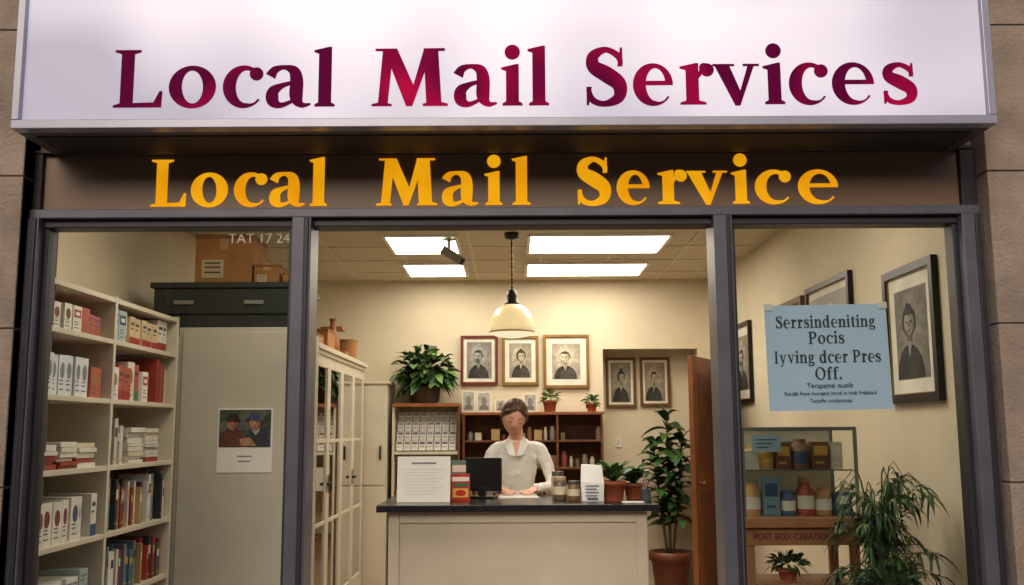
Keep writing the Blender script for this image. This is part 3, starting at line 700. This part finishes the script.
# leaflet rack
m=MB(); a,b=-1.07,-0.47
m.box(a,b,8.75,9.17,1.66,1.69,OWOOD); m.box(a,a+0.02,8.77,9.17,0,1.66,WHITEP); m.box(b-0.02,b,8.77,9.17,0,1.66,DWOOD); m.box(a+0.02,b-0.02,9.15,9.17,0,1.66,WALL)
m.box(a+0.02,b-0.02,8.77,9.15,1.24,1.265,WHITEP); m.box(a+0.02,b-0.02,8.77,9.15,0.9,0.925,DWOOD); m.box(a+0.02,b-0.02,8.77,9.15,0.5,0.525,DWOOD)
r=random.Random(11)
for rr in range(4):
    for cc in range(8):
        xx=a+0.035+cc*0.067; zz=1.275+rr*0.085; yy_=8.80+rr*0.05
        m.box(xx,xx+0.06,yy_,yy_+0.012,zz,zz+0.082,PAPER); m.box(xx+0.008,xx+0.052,yy_-0.001,yy_,zz+0.055,zz+0.075,C(r.choice([(150,150,152),(100,106,126),(160,120,100),(120,120,120)])))
        m.box(xx+0.008,xx+0.045,yy_-0.001,yy_,zz+0.03,zz+0.037,C((150,150,150)))
m.box(a+0.06,a+0.30,8.82,9.1,0.925,1.13,C((196,192,182))); m.box(a+0.33,a+0.54,8.82,9.1,0.925,1.08,C((170,168,160)))
m.box(a+0.35,a+0.52,8.80,8.82,0.98,1.05,C((60,62,66)))
m.build('leaflet_rack',0.002)

# plants -----------------------------------------------------------
def pot(mb,cx,cy,z,r_,h,mat=TERRA,T=None):
    mb.lathe([(r_*0.72,z),(r_*0.92,z+h*0.78),(r_*1.03,z+h*0.79),(r_*1.05,z+h),(r_*0.93,z+h),(r_*0.9,z+h*0.9)],cx,cy,mat,cap=False,T=T)
    mb.lathe([(0.0,z+0.001),(r_*0.72,z+0.001)],cx,cy,mat,cap=False); mb.lathe([(0.0,z+h*0.9),(r_*0.92,z+h*0.9)],cx,cy,SOIL,cap=False)
def bushy(mb,c,R,n,L,W,mats,r,droop=0.35):
    for i in range(n):
        th=r.uniform(0,2*math.pi); ph=math.acos(r.uniform(-0.5,1)); q=r.uniform(0.25,1)**0.6
        d=Vector((math.sin(ph)*math.cos(th),math.sin(ph)*math.sin(th),math.cos(ph)))
        base=Vector(c)+Vector((d.x*R[0],d.y*R[1],d.z*R[2]))*q*0.8
        dd=(d+Vector((r.uniform(-.6,.6),r.uniform(-.6,.6),r.uniform(-.3,.5))))
        mb.leaf(base,dd,L*r.uniform(0.6,1.2),W*r.uniform(0.7,1.2),r.choice(mats),droop)
        if i%5==0: mb.tube([c,(Vector(c)+base)/2+Vector((0,0,0.02)),base],[0.005,0.004,0.002],G4,n=5,sub=2)
r=random.Random(21); rnd=r
m=MB(); cx,cy=-0.80,8.95
m.lathe([(0.11,1.69),(0.135,1.72),(0.145,1.83),(0.15,1.84),(0.13,1.84)],cx,cy,M('wicker',(70,52,36),0.8,bump=0.8,bscale=120),cap=True)
bushy(m,(cx,cy,1.96),(0.30,0.2,0.30),250,0.13,0.075,[G1,G1,G2,G3],r,0.5)
m.build('potted_plant')
m=MB(); cx,cy=1.42,9.10
pot(m,cx,cy,0.0,0.19,0.36,M('brown_glazed_pot',(110,62,44),0.4))
for sx,sy,h in ((0,0,1.25),(-0.08,0.02,0.98),(0.08,-0.03,1.05)):
    m.tube([(cx+sx*0.3,cy+sy*0.3,0.33),(cx+sx,cy+sy,0.33+h*0.5),(cx+sx*1.6,cy+sy*1.6,0.33+h)],[0.014,0.012,0.007],M('stem_brown',(84,70,46),0.8),n=8)
    for k in range(36):
        t=0.25+0.75*k/35; a=k*2.4
        z=0.33+h*t; e=r.uniform(0.25,1.1) if t<0.95 else 1.6
        m.leaf((cx+sx*(0.3+1.3*t),cy+sy*(0.3+1.3*t),z),(math.cos(a),math.sin(a),e),r.uniform(0.22,0.31),0.105,r.choice([G1,G1,G2,G2]),0.6,5)
m.build('potted_plant')
for (cx,cz,s) in ((0.34,1.61,0.95),(0.72,1.61,0.7)):
    m=MB(); pot(m,cx,8.98,cz,0.07*s,0.11*s); bushy(m,(cx,8.98,cz+0.14*s),(0.08*s,0.08*s,0.08*s),60,0.07,0.025,[G2,G3],r); m.build('potted_plant')

# brown back shelf
m=MB(); a,b=-0.45,0.81; yb0,yb1=8.86,9.17
m.box(a-0.01,b+0.01,yb0-0.01,yb1,1.585,1.61,OWOOD); m.box(a,b,yb1-0.015,yb1,0,1.585,M('wood_back_board',(104,66,42),0.6))
for x in (a,a+0.42,a+0.84,b-0.02): m.box(x,x+0.02,yb0,yb1-0.015,0,1.585,DWOOD)
for k,x in enumerate((a,a+0.42,a+0.84)):
    e=(x+0.42) if k<2 else b-0.02
    for z in (0.1,0.5,0.85,1.12,1.36): m.box(x+0.02,e,yb0+0.005,yb1-0.015,z-0.018,z,DWOOD)
m.build('wooden_shelf_unit',0.002)
m=MB(); r=random.Random(8)
for k in range(3):
    for z in (0.85,1.12,1.36):
        xx=a+0.42*k+0.04
        while xx<a+0.42*k+0.36:
            wd=r.uniform(0.035,0.08); h=r.uniform(0.05,0.14)
            if r.random()<0.8:
                c=r.choice([(170,140,96),(196,190,174),(140,70,52),(120,86,60),(190,178,154),(130,120,106),(110,90,70)])
                if r.random()<0.5: m.box(xx,xx+wd,8.90,9.08,z,z+h,C(c))
                else: m.lathe([(wd*0.42,z),(wd*0.45,z+h*0.7),(wd*0.28,z+h*0.8),(wd*0.3,z+h)],xx+wd/2,8.95,C(c),n=14)
            xx+=wd+0.012
m.build('shelf_goods',0.002)
for cx,w_,h_ in ((-0.40,0.12,0.2),(-0.26,0.13,0.19),(-0.11,0.1,0.12),(0.16,0.12,0.17)):
    m=MB(); T=Matrix.Translation((cx,8.93,1.611))@Matrix.Rotation(math.radians(-10),4,'X')
    m.box(-w_/2,w_/2,0,0.012,0,h_,C((200,194,176)),T); m.box(-w_/2+0.012,w_/2-0.012,-0.002,0,0.012,h_-0.012,C((150,146,138),0.6,var=0.3,scale=30),T)
    m.prism(ellpts(0,h_*0.55,w_*0.2,h_*0.2),-0.003,-0.002,C((110,102,94)),T); m.prism(ellpts(0,h_*0.12,w_*0.32,h_*0.26,12,0,180),-0.0028,-0.002,C((96,90,84)),T); m.box(-0.02,0.02,0.012,0.05,0,0.01,BLACK,T)
    m.build('small_photo_stand',0.001)

# interior door
m=MB(); T=Matrix.Translation((1.43,7.9,0.0))@Matrix.Rotation(math.atan2(0.86,0.43),4,'Z')
DO=M('door_wood',(128,76,42),0.45,var=0.25,scale=5)
m.box(0,0.95,-0.02,0.02,0.01,2.04,DO,T)
for z0,z1 in ((0.15,0.95),(1.10,1.90)):
    for s in (-1,1):
        m.box(0.14,0.81,s*0.021-0.003,s*0.021+0.003,z0,z1,M('door_wood_panel',(110,64,36),0.45,var=0.25,scale=5),T)
m.cyl(0,0,0.02,0.06,0.012,M('brass',(120,96,58)),T=T@Matrix.Translation((0.07,0,1.02))@Matrix.Rotation(math.pi/2,4,'X'))
m.ell((0.07,-0.07,1.02),(0.025,0.02,0.025),M('brass',(120,96,58)),10,T=T)
m.build('wooden_door',0.003)
m=MB(); T=Matrix.Translation((0.98,YA-0.012,1.28)); m.box(0,0.06,0,0.01,0,0.1,C((226,222,210)),T); m.box(0.02,0.04,-0.006,0,0.03,0.07,C((200,196,184)),T); m.build('light_switch',0.002)

# ---------------------------------------------------------------- counter
m=MB(); CB=M('counter_panel',(198,187,168),0.5,var=0.08,scale=2.5); CT=M('counter_top_stone',(34,33,36),0.22,var=0.25,scale=30)
m.box(-0.74,0.79,5.40,6.20,1.012,1.05,CT)
m.box(-0.68,0.73,5.47,6.14,0.08,1.012,CB); m.box(-0.66,0.71,5.50,6.12,0.0,0.08,C((60,56,52)))
for x0_,x1_ in ((-0.68,-0.62),(0.67,0.73)): m.box(x0_,x1_,5.458,5.47,0.08,1.012,CB)
m.box(-0.62,0.67,5.458,5.47,0.95,1.012,CB); m.box(-0.62,0.67,5.458,5.47,0.08,0.2,CB)
m.build('service_counter',0.004)
m=MB(); T=Matrix.Translation((-0.505,5.62,1.051))@Matrix.Rotation(math.radians(-8),4,'X')
m.box(-0.15,0.15,0,0.006,0,0.255,PAPER,T)
for k in range(9): m.box(-0.11,0.11-0.05*((k*7)%3)/2,-0.001,0,0.18-0.017*k,0.1818-0.017*k,C((164,166,174)),T)
m.box(-0.07,0.07,-0.001,0,0.212,0.222,C((120,124,138)),T); m.box(-0.02,0.02,0.006,0.09,0.0,0.006,PAPER,T)
m.build('counter_notice')
m=MB(); T=Matrix.Translation((-0.30,5.70,1.051))@Matrix.Rotation(math.radians(12),4,'Z')
m.box(-0.055,0.055,0,0.05,0,0.15,C((176,44,34)),T); m.box(-0.045,0.045,-0.001,0,0.02,0.07,C((216,170,70)),T); m.prism(ellpts(0,0.045,0.03,0.018),-0.002,-0.001,C((176,44,34)),T); m.box(-0.045,0.045,-0.001,0,0.08,0.10,C((60,110,80)),T); m.box(-0.04,0.04,0.055,0.085,0,0.225,C((90,120,110)),T); m.box(-0.04,0.04,0.054,0.055,0.16,0.2,C((214,206,190)),T); m.box(-0.05,0.05,-0.001,0,0.11,0.135,C((226,216,200)),T)
m.build('snack_packet_display',0.002)
m=MB(); T=Matrix.Translation((-0.18,5.95,1.051))@Matrix.Rotation(math.radians(-12),4,'Z')
m.box(-0.115,0.115,-0.012,0.012,0.04,0.235,BLACK,T); m.box(-0.105,0.105,0.012,0.014,0.05,0.225,C((30,40,54)),T); m.box(-0.02,0.02,-0.02,0.005,0.01,0.06,BLACK,T); m.box(-0.08,0.08,-0.06,0.06,0,0.012,BLACK,T)
m.build('computer_monitor',0.004)
m=MB(); T=Matrix.Translation((0.03,5.98,1.051))@Matrix.Rotation(math.radians(5),4,'Z')
m.box(-0.12,0.12,-0.09,0.09,0,0.004,PAPER,T); m.box(-0.11,0.10,-0.075,0.095,0.004,0.007,PAPER,T); m.build('paper_sheets')
def jar(cx,cy,h,rr_,body,lid,name='storage_jar'):
    m=MB(); z=1.051
    m.lathe([(rr_*0.9,z),(rr_,z+0.01),(rr_,z+h*0.78),(rr_*0.85,z+h*0.84)],cx,cy,C(body,0.3)); m.lathe([(rr_*0.9,z+h*0.84),(rr_*0.92,z+h),(rr_*0.85,z+h*1.01)],cx,cy,C(lid,0.35))
    m.lathe([(rr_*1.01,z+h*0.25),(rr_*1.01,z+h*0.6)],cx,cy,C((206,192,164)),cap=False); m.build(name)
jar(0.27,5.74,0.13,0.04,(96,84,70),(150,130,100)); jar(0.345,5.68,0.11,0.035,(120,90,60),(60,56,52)); jar(0.27,6.0,0.15,0.04,(170,160,140),(70,60,50))
m=MB(); T=Matrix.Translation((0.445,5.62,1.051)); WB=C((224,224,222),0.7)
vs=[(-0.058,-0.04,0),(0.062,-0.036,0),(0.060,0.04,0),(-0.060,0.038,0),(-0.066,-0.036,0.11),(0.066,-0.040,0.10),(0.064,0.036,0.11),(-0.062,0.036,0.1),(-0.060,-0.012,0.205),(0.056,-0.014,0.198),(0.054,0.008,0.2),(-0.058,0.010,0.206)]
m.add(vs,[(0,1,5,4),(1,2,6,5),(2,3,7,6),(3,0,4,7),(4,5,9,8),(5,6,10,9),(6,7,11,10),(7,4,8,11),(0,3,2,1),(8,9,10,11)],WB,False,T)
for k in range(4): m.box(-0.040,0.036-0.012*(k%2),-0.044,-0.041,0.085-0.018*k,0.091-0.018*k,C((110,112,120)),T)
m.box(-0.03,0.03,-0.044,-0.041,0.012,0.022,C((70,90,120)),T)
m.build('white_paper_bag',0.003)
for cx,cy,s,gm in ((0.57,5.66,1.3,[G2,G3]),(0.70,5.80,1.05,[G2,G1])):
    m=MB(); pot(m,cx,cy,1.051,0.055*s,0.085*s); rnd=r
    for k in range(44):
        a=r.uniform(0,6.28); m.leaf((cx,cy,1.051+0.08*s),(math.cos(a),math.sin(a),r.uniform(0.7,3.2)),r.uniform(0.11,0.20)*s,0.042,r.choice(gm),0.45,4)
    m.build('potted_plant')
m=MB(); m.box(0.60,0.72,5.48,5.55,1.051,1.056,PAPER); m.cyl(0.745,5.6,1.051,1.12,0.03,C((60,60,64)))
for k in range(3): m.tube([(0.745,5.6,1.07),(0.735+0.012*k,5.6-0.01*k,1.17)],[0.003,0.003],C([(40,60,120),(160,40,40),(30,30,30)][k]),n=6)
m.build('pen_holder',0.001)

# ---------------------------------------------------------------- right display case
m=MB(); x0,x1,y0,y1=1.10,1.66,4.78,5.16; z0,z1=1.03,1.44
TW=M('table_wood',(146,102,64),0.5,var=0.2,scale=6)
m.box(x0-0.02,x1+0.03,y0-0.03,y1+0.03,0.985,1.03,TW); m.box(x0,x1,y0,y1,0.90,0.985,TW)
for x in (x0+0.01,x1-0.05):
    for yy_ in (y0+0.01,y1-0.05): m.box(x,x+0.04,yy_,yy_+0.04,0,0.90,TW)
m.box(x0+0.02,x1-0.02,y0+0.03,y1-0.03,0.70,0.72,TW); m.box(x0+0.02,x1-0.02,y0+0.03,y1-0.03,0.3,0.33,TW)
AL=C((104,106,98))
for x in (x0,x1-0.016):
    for yy_ in (y0,y1-0.016): m.box(x,x+0.016,yy_,yy_+0.016,z0,z1,AL)
m.box(x0,x1,y0,y0+0.018,z1,z1+0.018,AL); m.box(x0,x1,y1-0.018,y1,z1,z1+0.018,AL); m.box(x0,x0+0.018,y0+0.018,y1-0.018,z1,z1+0.018,AL); m.box(x1-0.018,x1,y0+0.018,y1-0.018,z1,z1+0.018,AL)
m.box(x0+0.016,x1-0.016,y1-0.012,y1-0.004,z0,z1,C((176,170,148)))
dc=m.build('display_case',0.002)
m=MB(); m.quad((x0,y0+0.005,z0),(x1,y0+0.005,z0),(x1,y0+0.005,z1),(x0,y0+0.005,z1),CASEGLASS); m.quad((x0+0.005,y0,z0),(x0+0.005,y1,z0),(x0+0.005,y1,z1),(x0+0.005,y0,z1),CASEGLASS)
m.quad((x0+0.018,y0+0.018,z1+0.01),(x1-0.018,y0+0.018,z1+0.01),(x1-0.018,y1-0.018,z1+0.01),(x0+0.018,y1-0.018,z1+0.01),CASEGLASS); m.quad((x0+0.016,y0+0.06,1.250),(x1-0.016,y0+0.06,1.250),(x1-0.016,y1-0.014,1.250),(x0+0.016,y1-0.014,1.250),CASEGLASS)
m.box(x0+0.014,x1-0.014,y0+0.052,y0+0.06,1.246,1.253,AL)
m.build('case_glass',0,dc)
text('case_lettering','POST BOX CREATIONS',0.040,(1.34,y0-0.003,0.928),C((96,34,28)),dc,bold=0.001,sx=0.95)
m=MB(); r=random.Random(6)
for zz,hh in ((1.031,0.19),(1.254,0.16)):
    for row in (1,0):
        xx=x0+0.03+0.03*row
        while xx<x1-0.09:
            c=r.choice([(84,124,150),(160,72,56),(206,202,188),(90,116,118),(186,140,90),(116,146,160),(120,84,60),(212,200,170),(70,96,130)]); lb=r.choice([(222,216,200),(190,70,60),(226,220,206),(60,80,110),(210,170,80)])
            cy_=y0+0.11+0.14*row+r.uniform(-0.02,0.02); h=hh*r.uniform(0.5,1.0)
            if r.random()<0.5:
                q=r.uniform(0.028,0.05)
                m.lathe([(q,zz),(q,zz+h*0.78),(q*0.7,zz+h*0.86),(q*0.72,zz+h)],xx+q,cy_,C(c,0.35),n=20)
                m.lathe([(q*1.01,zz+h*0.2),(q*1.01,zz+h*0.6)],xx+q,cy_,C(lb),n=20,cap=False); xx+=q*2+0.006
            else:
                q=r.uniform(0.05,0.10); m.box(xx,xx+q,cy_-0.03,cy_+0.04,zz,zz+h,C(c,0.5)); m.box(xx+q*0.12,xx+q*0.88,cy_-0.032,cy_-0.0305,zz+h*0.5,zz+h*0.85,C(lb)); m.box(xx+q*0.2,xx+q*0.7,cy_-0.032,cy_-0.0305,zz+h*0.2,zz+h*0.27,C(lb)); xx+=q+0.008
m.build('case_goods',0,dc)
m=MB(); m.box(1.15,1.29,4.775,4.778,1.34,1.42,C((150,176,190))); 
for k in range(3): m.box(1.17,1.27-0.02*k,4.773,4.775,1.395-0.018*k,1.400-0.018*k,C((60,70,84)))
m.build('label_card')
# wispy plant on stand
m=MB(); cx,cy=1.61,4.42; rnd=random.Random(31); r=rnd
pot(m,cx,cy,0.55,0.13,0.2,M('dark_pot',(52,44,40),0.5))
m.tube([(cx,cy,0.72),(cx-0.01,cy,0.9),(cx+0.01,cy,1.1)],[0.012,0.01,0.006],M('stem_brown',(84,70,46)),n=8)
for k in range(58):
    th=r.uniform(0,6.28); rr_=r.uniform(0.06,0.25); zt_=r.uniform(0.80,1.31)-rr_*0.5; mid=(cx+rr_*0.5*math.cos(th),cy+rr_*0.4*math.sin(th),zt_+0.04)
    end=(cx+rr_*math.cos(th),cy+rr_*0.8*math.sin(th),zt_)
    m.tube([(cx,cy,0.76),mid,end],[0.004,0.003,0.0015],G4,n=5,sub=3)
    p0=Vector((cx,cy,0.76));p1=Vector(mid);p2=Vector(end)
    for j in range(24):
        t=0.3+0.72*j/23; p=p0*(1-t)**2+2*p1*t*(1-t)+p2*t*t; d=(p1-p0)*(1-t)+(p2-p1)*t
        dd=d.normalized()*0.7+Vector((r.uniform(-1,1),r.uniform(-1,1),r.uniform(-0.6,0.7)))
        m.leaf(p,dd,r.uniform(0.05,0.10),0.014,r.choice([G1,G1,G4,G2,G4]),0.8,3)
m.build('potted_plant')
m=MB(); m.lathe([(0.17,0.52),(0.18,0.53),(0.17,0.55)],cx,cy,TW)
for k in range(3):
    a=k*2.09; m.tube([(cx+0.1*math.cos(a),cy+0.1*math.sin(a),0.52),(cx+0.15*math.cos(a),cy+0.15*math.sin(a),0.0)],[0.014,0.012],TW,n=8)
m.build('plant_stand')
m=MB(); pot(m,1.58,4.22,0.50,0.08,0.13); bushy(m,(1.57,4.22,0.74),(0.17,0.08,0.16),240,0.09,0.022,[G1,G2,G4],r)
m.build('potted_plant',0)
m=MB(); m.box(1.44,1.72,4.12,4.27,0.46,0.50,TW)
for x in (1.45,1.68):
    for yy_ in (4.125,4.235): m.box(x,x+0.03,yy_,yy_+0.03,0,0.46,TW)
m.build('small_stool',0.003)
m=MB(); pot(m,1.34,4.93,0.72,0.05,0.05); bushy(m,(1.34,4.93,0.80),(0.10,0.07,0.05),90,0.06,0.02,[G1,G2],r); m.build('potted_plant')

# window poster
P=empty('blue_window_poster',(1.287,3.998,1.738)); P.rotation_euler=(0,math.radians(-0.8),0)
m=MB(); PB=M('blue_paper',(160,188,204),0.6,var=0.06,scale=2)
nx=14; vs=[];fs=[]
for i in range(nx+1):
    for j in range(nx+1):
        u=-0.25+0.5*i/nx; v=-0.215+0.43*j/nx
        vs.append((u,-0.003-0.006*max(0,abs(u)/0.25-0.7)*(1 if v<0 else 0.2)-0.0006*math.sin(u*30+v*12),v))
for i in range(nx):
    for j in range(nx): a=i*(nx+1)+j; fs.append((a,a+nx+1,a+nx+2,a+1))
m.add(vs,fs,PB,True); m.build('sheet',0,P)
m=MB()
for sx in (-1,1): m.box(sx*0.235-0.018,sx*0.235+0.018,-0.0075,-0.0065,0.195,0.222,C((190,196,190)))
m.build('tape',0,P)
INK=C((38,44,54))
m=MB()
for body,z,k in (('Serrsindeniting',0.122,0.97),('Pocis',0.056,1.05),('Iyving dcer Pres',-0.022,0.97),('Off.',-0.090,1.1)):
    typeset(m,body,0.0,-0.0058,z,0.049,INK,0.16,k)
m.build('poster_lettering',0,P)
for body,sz,z,k in (('Terspeme :suoib',0.028,-0.124,1.0),('Pord&l Foxe lounqeny lnrnd in nrsk Fnblsiouf',0.0215,-0.153,0.95),('Terst9e rundsnnces',0.0215,-0.183,1.0)):
    text('poster_line',body,sz,(0,-0.008,z),INK,P,sx=k)
text('street_number_decal','TAT 17 24',0.058,(-1.05,4.002,2.225),C((190,186,172)),None)

# ---------------------------------------------------------------- woman
W=empty('woman',(0.03,0,0))
def person_part(mb,name,vox,smooth=6,disp=0.0):
    o=mb.build(name,0,W,recalc=True)
    rm=o.modifiers.new('remesh','REMESH'); rm.mode='VOXEL'; rm.voxel_size=vox; rm.use_smooth_shade=True
    sm=o.modifiers.new('smooth','SMOOTH'); sm.factor=0.5; sm.iterations=smooth
    if disp:
        tx=bpy.data.textures.new('folds','CLOUDS'); tx.noise_scale=0.05
        d=o.modifiers.new('disp','DISPLACE'); d.texture=tx; d.strength=disp; d.texture_coords='LOCAL'
    return o
m=MB()
m.tube([(0,6.50,0.90),(0,6.50,0.98),(0,6.495,1.08),(-0.003,6.47,1.20),(-0.006,6.44,1.29),(-0.008,6.415,1.355),(-0.008,6.40,1.395)],
       [(0.150,0.11),(0.138,0.105),(0.108,0.09),(0.128,0.105),(0.138,0.095),(0.105,0.07),(0.052,0.05)],BLOUSE,n=24,axis=(1,0,0))
for s in (-1,1):
    m.tube([(s*0.08,6.42,1.345),(s*0.145,6.42,1.322),(s*0.180,6.415,1.25),(s*0.212,6.41,1.155),(s*0.210,6.35,1.100),(s*0.155,6.26,1.093),(s*0.112,6.19,1.089)],
           [0.036,0.044,0.041,0.036,0.035,0.030,0.028],BLOUSE,n=16)
    m.tube([(s*0.118,6.20,1.090),(s*0.106,6.175,1.088)],[0.032,0.031],BLOUSE,n=14)
person_part(m,'blouse',0.007,3,0.012)
m=MB(); CL=C((246,243,238))
for s in (-1,1):
    m.add([(-0.008+s*0.002,6.316,1.285),(-0.008+s*0.022,6.330,1.36),(-0.008+s*0.050,6.372,1.415),(-0.008+s*0.074,6.350,1.360),(-0.008+s*0.046,6.314,1.295)],[(0,1,2,3,4)],CL)
m.add([(-0.034,6.334,1.375),(0.018,6.334,1.375),(-0.006,6.317,1.29),(-0.010,6.317,1.29)],[(0,1,2,3)],SKIN)
m.build('collar',0,W)
m=MB(); TR=C((40,42,54),0.8)
m.tube([(0,6.50,0.80),(0,6.50,0.90),(0,6.50,0.96)],[(0.145,0.115),(0.145,0.11),(0.13,0.10)],TR,n=24,axis=(1,0,0))
for s in (-1,1): m.tube([(s*0.075,6.50,0.88),(s*0.09,6.50,0.7),(s*0.09,6.49,0.48),(s*0.09,6.51,0.25),(s*0.09,6.53,0.08)],[0.085,0.08,0.06,0.053,0.045],TR,n=16)
person_part(m,'trousers',0.014,5)
m=MB()
for s in (-1,1): m.tube([(s*0.09,6.57,0.035),(s*0.09,6.50,0.04),(s*0.095,6.40,0.025)],[(0.035,0.032),(0.04,0.035),(0.03,0.018)],BLACK,n=12)
m.build('shoes',0,W)
m=MB()
for s in (-1,1):
    m.tube([(s*0.115,6.195,1.09),(s*0.098,6.16,1.087),(s*0.085,6.125,1.083),(s*0.07,6.09,1.076)],[(0.024,0.02),(0.023,0.017),(0.034,0.014),(0.034,0.012)],SKIN,n=14,axis=(1,0,0))
    for k,(dx,l) in enumerate(((-0.028,0.058),(-0.010,0.070),(0.009,0.066),(0.027,0.05))):
        bx=s*0.07+dx
        m.tube([(bx,6.10,1.076),(bx-s*0.006,6.10-l*0.5,1.080),(bx-s*0.012,6.10-l*0.85,1.070),(bx-s*0.014,6.10-l*1.05,1.064)],[0.0095,0.009,0.008,0.006],SKIN,n=10)
    m.tube([(s*0.07-s*0.028,6.135,1.078),(s*0.07-s*0.050,6.11,1.073),(s*0.07-s*0.055,6.082,1.067)],[0.011,0.0095,0.007],SKIN,n=10)
person_part(m,'hands',0.004,2)
HM=Matrix.Translation((-0.022,6.325,1.535))@Matrix.Rotation(math.radians(12),4,'Z')@Matrix.Rotation(math.radians(10),4,'Y')@Matrix.Rotation(math.radians(25),4,'X')
m=MB(); n=40; vs=[];fs=[]
def gs(a,s): return math.exp(-(a*a)/(2*s*s))
for j in range(n+1):
    t=math.pi*j/n
    for i in range(2*n):
        a=math.pi*i/n; X=math.sin(t)*math.cos(a);Y=math.sin(t)*math.sin(a);Z=math.cos(t)
        x=X*0.077;y=Y*0.093;z=Z*0.112
        if Z<0: x*=1-0.34*(-Z)**1.6; y*= (1-0.20*(-Z)**2) if Y<0 else (1-0.42*(-Z)**1.2)
        if Y<0:
            f=min(1,-Y*1.4)
            y+= f*(-0.013*gs(x,0.010)*gs(z+0.022,0.014) -0.006*gs(x,0.009)*gs(z-0.002,0.018) +0.003*(gs(x-0.030,0.014)+gs(x+0.030,0.014))*gs(z-0.008,0.012)
                   -0.005*gs(x,0.02)*gs(z+0.058,0.010) -0.006*gs(x,0.018)*gs(z+0.098,0.014) -0.003*(gs(x-0.04,0.014)+gs(x+0.04,0.014))*gs(z+0.03,0.018))
        vs.append((x,y,z))
w2=2*n
for j in range(n):
    for i in range(w2):
        k=(i+1)%w2; fs.append((j*w2+i,j*w2+k,(j+1)*w2+k,(j+1)*w2+i))
m.add(vs,fs,SKIN,True,HM)
m.tube([(-0.008,6.42,1.34),(-0.008,6.40,1.40),(-0.012,6.375,1.455),(-0.015,6.36,1.50)],[0.05,0.046,0.045,0.044],SKIN,n=18)
LIP=C((190,98,92)); EYE=C((92,62,50))
for s in (-1,1):
    m.ell((s*0.030,-0.076,0.006),(0.0145,0.010,0.0095),SKIN,10,HM)
    m.tube([(s*0.018,-0.0855,0.000),(s*0.030,-0.0875,-0.003),(s*0.043,-0.081,0.000)],[0.001,0.0018,0.001],EYE,n=6,T=HM)
    m.tube([(s*0.017,-0.0895,0.025),(s*0.030,-0.0875,0.028),(s*0.045,-0.078,0.025)],[0.001,0.0015,0.001],EYE,n=6,T=HM)
    m.ell((s*0.077,0.008,-0.005),(0.008,0.018,0.029),SKIN,10,HM)
m.tube([(-0.024,-0.081,-0.053),(-0.012,-0.0905,-0.0560),(0,-0.0925,-0.057),(0.012,-0.0905,-0.0560),(0.024,-0.081,-0.053)],[0.0012,0.0035,0.004,0.0035,0.0012],LIP,n=8,T=HM)
m.build('head',0,W)
m=MB(); vs=[];fs=[]
for j in range(n+1):
    t=math.pi*j/n
    for i in range(w2):
        a=math.pi*i/n; X=math.sin(t)*math.cos(a);Y=math.sin(t)*math.sin(a);Z=math.cos(t)
        k=1+0.012*math.sin(a*17+Z*3)-0.03*gs(X,0.05)*max(0,Z)
        vs.append((X*0.086*k,Y*0.101*k+0.004,Z*0.118*k+0.003))
def keep(v):
    x,y,z=v
    if y<0: return z>0.074-0.55*abs(x)-0.5*max(0,y+0.05)
    return z>-0.07
for j in range(n):
    for i in range(w2):
        k=(i+1)%w2; f=(j*w2+i,j*w2+k,(j+1)*w2+k,(j+1)*w2+i)
        if all(keep(vs[q]) for q in f): fs.append(f)
m.add(vs,fs,HAIR,True,HM)
m.ell((0,0.105,-0.005),(0.038,0.034,0.038),HAIR,14,HM)
for s in (-1,1): m.tube([(s*0.038,-0.074,0.068),(s*0.070,-0.048,0.042),(s*0.082,-0.015,0.0),(s*0.078,0.01,-0.035)],[(0.007,0.012),(0.008,0.016),(0.006,0.012),(0.003,0.005)],HAIR,n=10,T=HM)
hh=m.build('hair',0,W); sd=hh.modifiers.new('s','SOLIDIFY'); sd.thickness=0.006; sd.offset=-1

# ---------------------------------------------------------------- world, sun, camera
wd=bpy.data.worlds.new('World'); sc.world=wd; wd.use_nodes=True
N=wd.node_tree.nodes; L=wd.node_tree.links; bg=N['Background']
sk=N.new('ShaderNodeTexSky'); sk.sky_type='NISHITA'; sk.sun_disc=False
el,az=math.radians(28),math.radians(192)
sk.sun_elevation=el; sk.sun_rotation=az; sk.dust_density=4
L.new(sk.outputs[0],bg.inputs[0]); bg.inputs[1].default_value=0.09
sl=bpy.data.lights.new('sun','SUN'); sl.energy=0.8; sl.angle=math.radians(25); sl.color=(1.0,0.92,0.82)
so=bpy.data.objects.new('sun',sl); sc.collection.objects.link(so)
dirv=Vector((math.sin(az)*math.cos(el),math.cos(az)*math.cos(el),math.sin(el)))
so.rotation_euler=dirv.to_track_quat('Z','Y').to_euler(); so.location=dirv*20

cd=bpy.data.cameras.new('camera'); co=bpy.data.objects.new('camera',cd); sc.collection.objects.link(co)
cd.sensor_width=36; cd.lens=34.45; cd.clip_end=1000; cd.clip_start=0.05
mt=Matrix.Translation((0,0,1.45))@Euler((math.radians(90+7.99),0,0)).to_matrix().to_4x4()@Matrix.Rotation(math.radians(-0.3),4,'Z')
co.matrix_world=mt
sc.camera=co
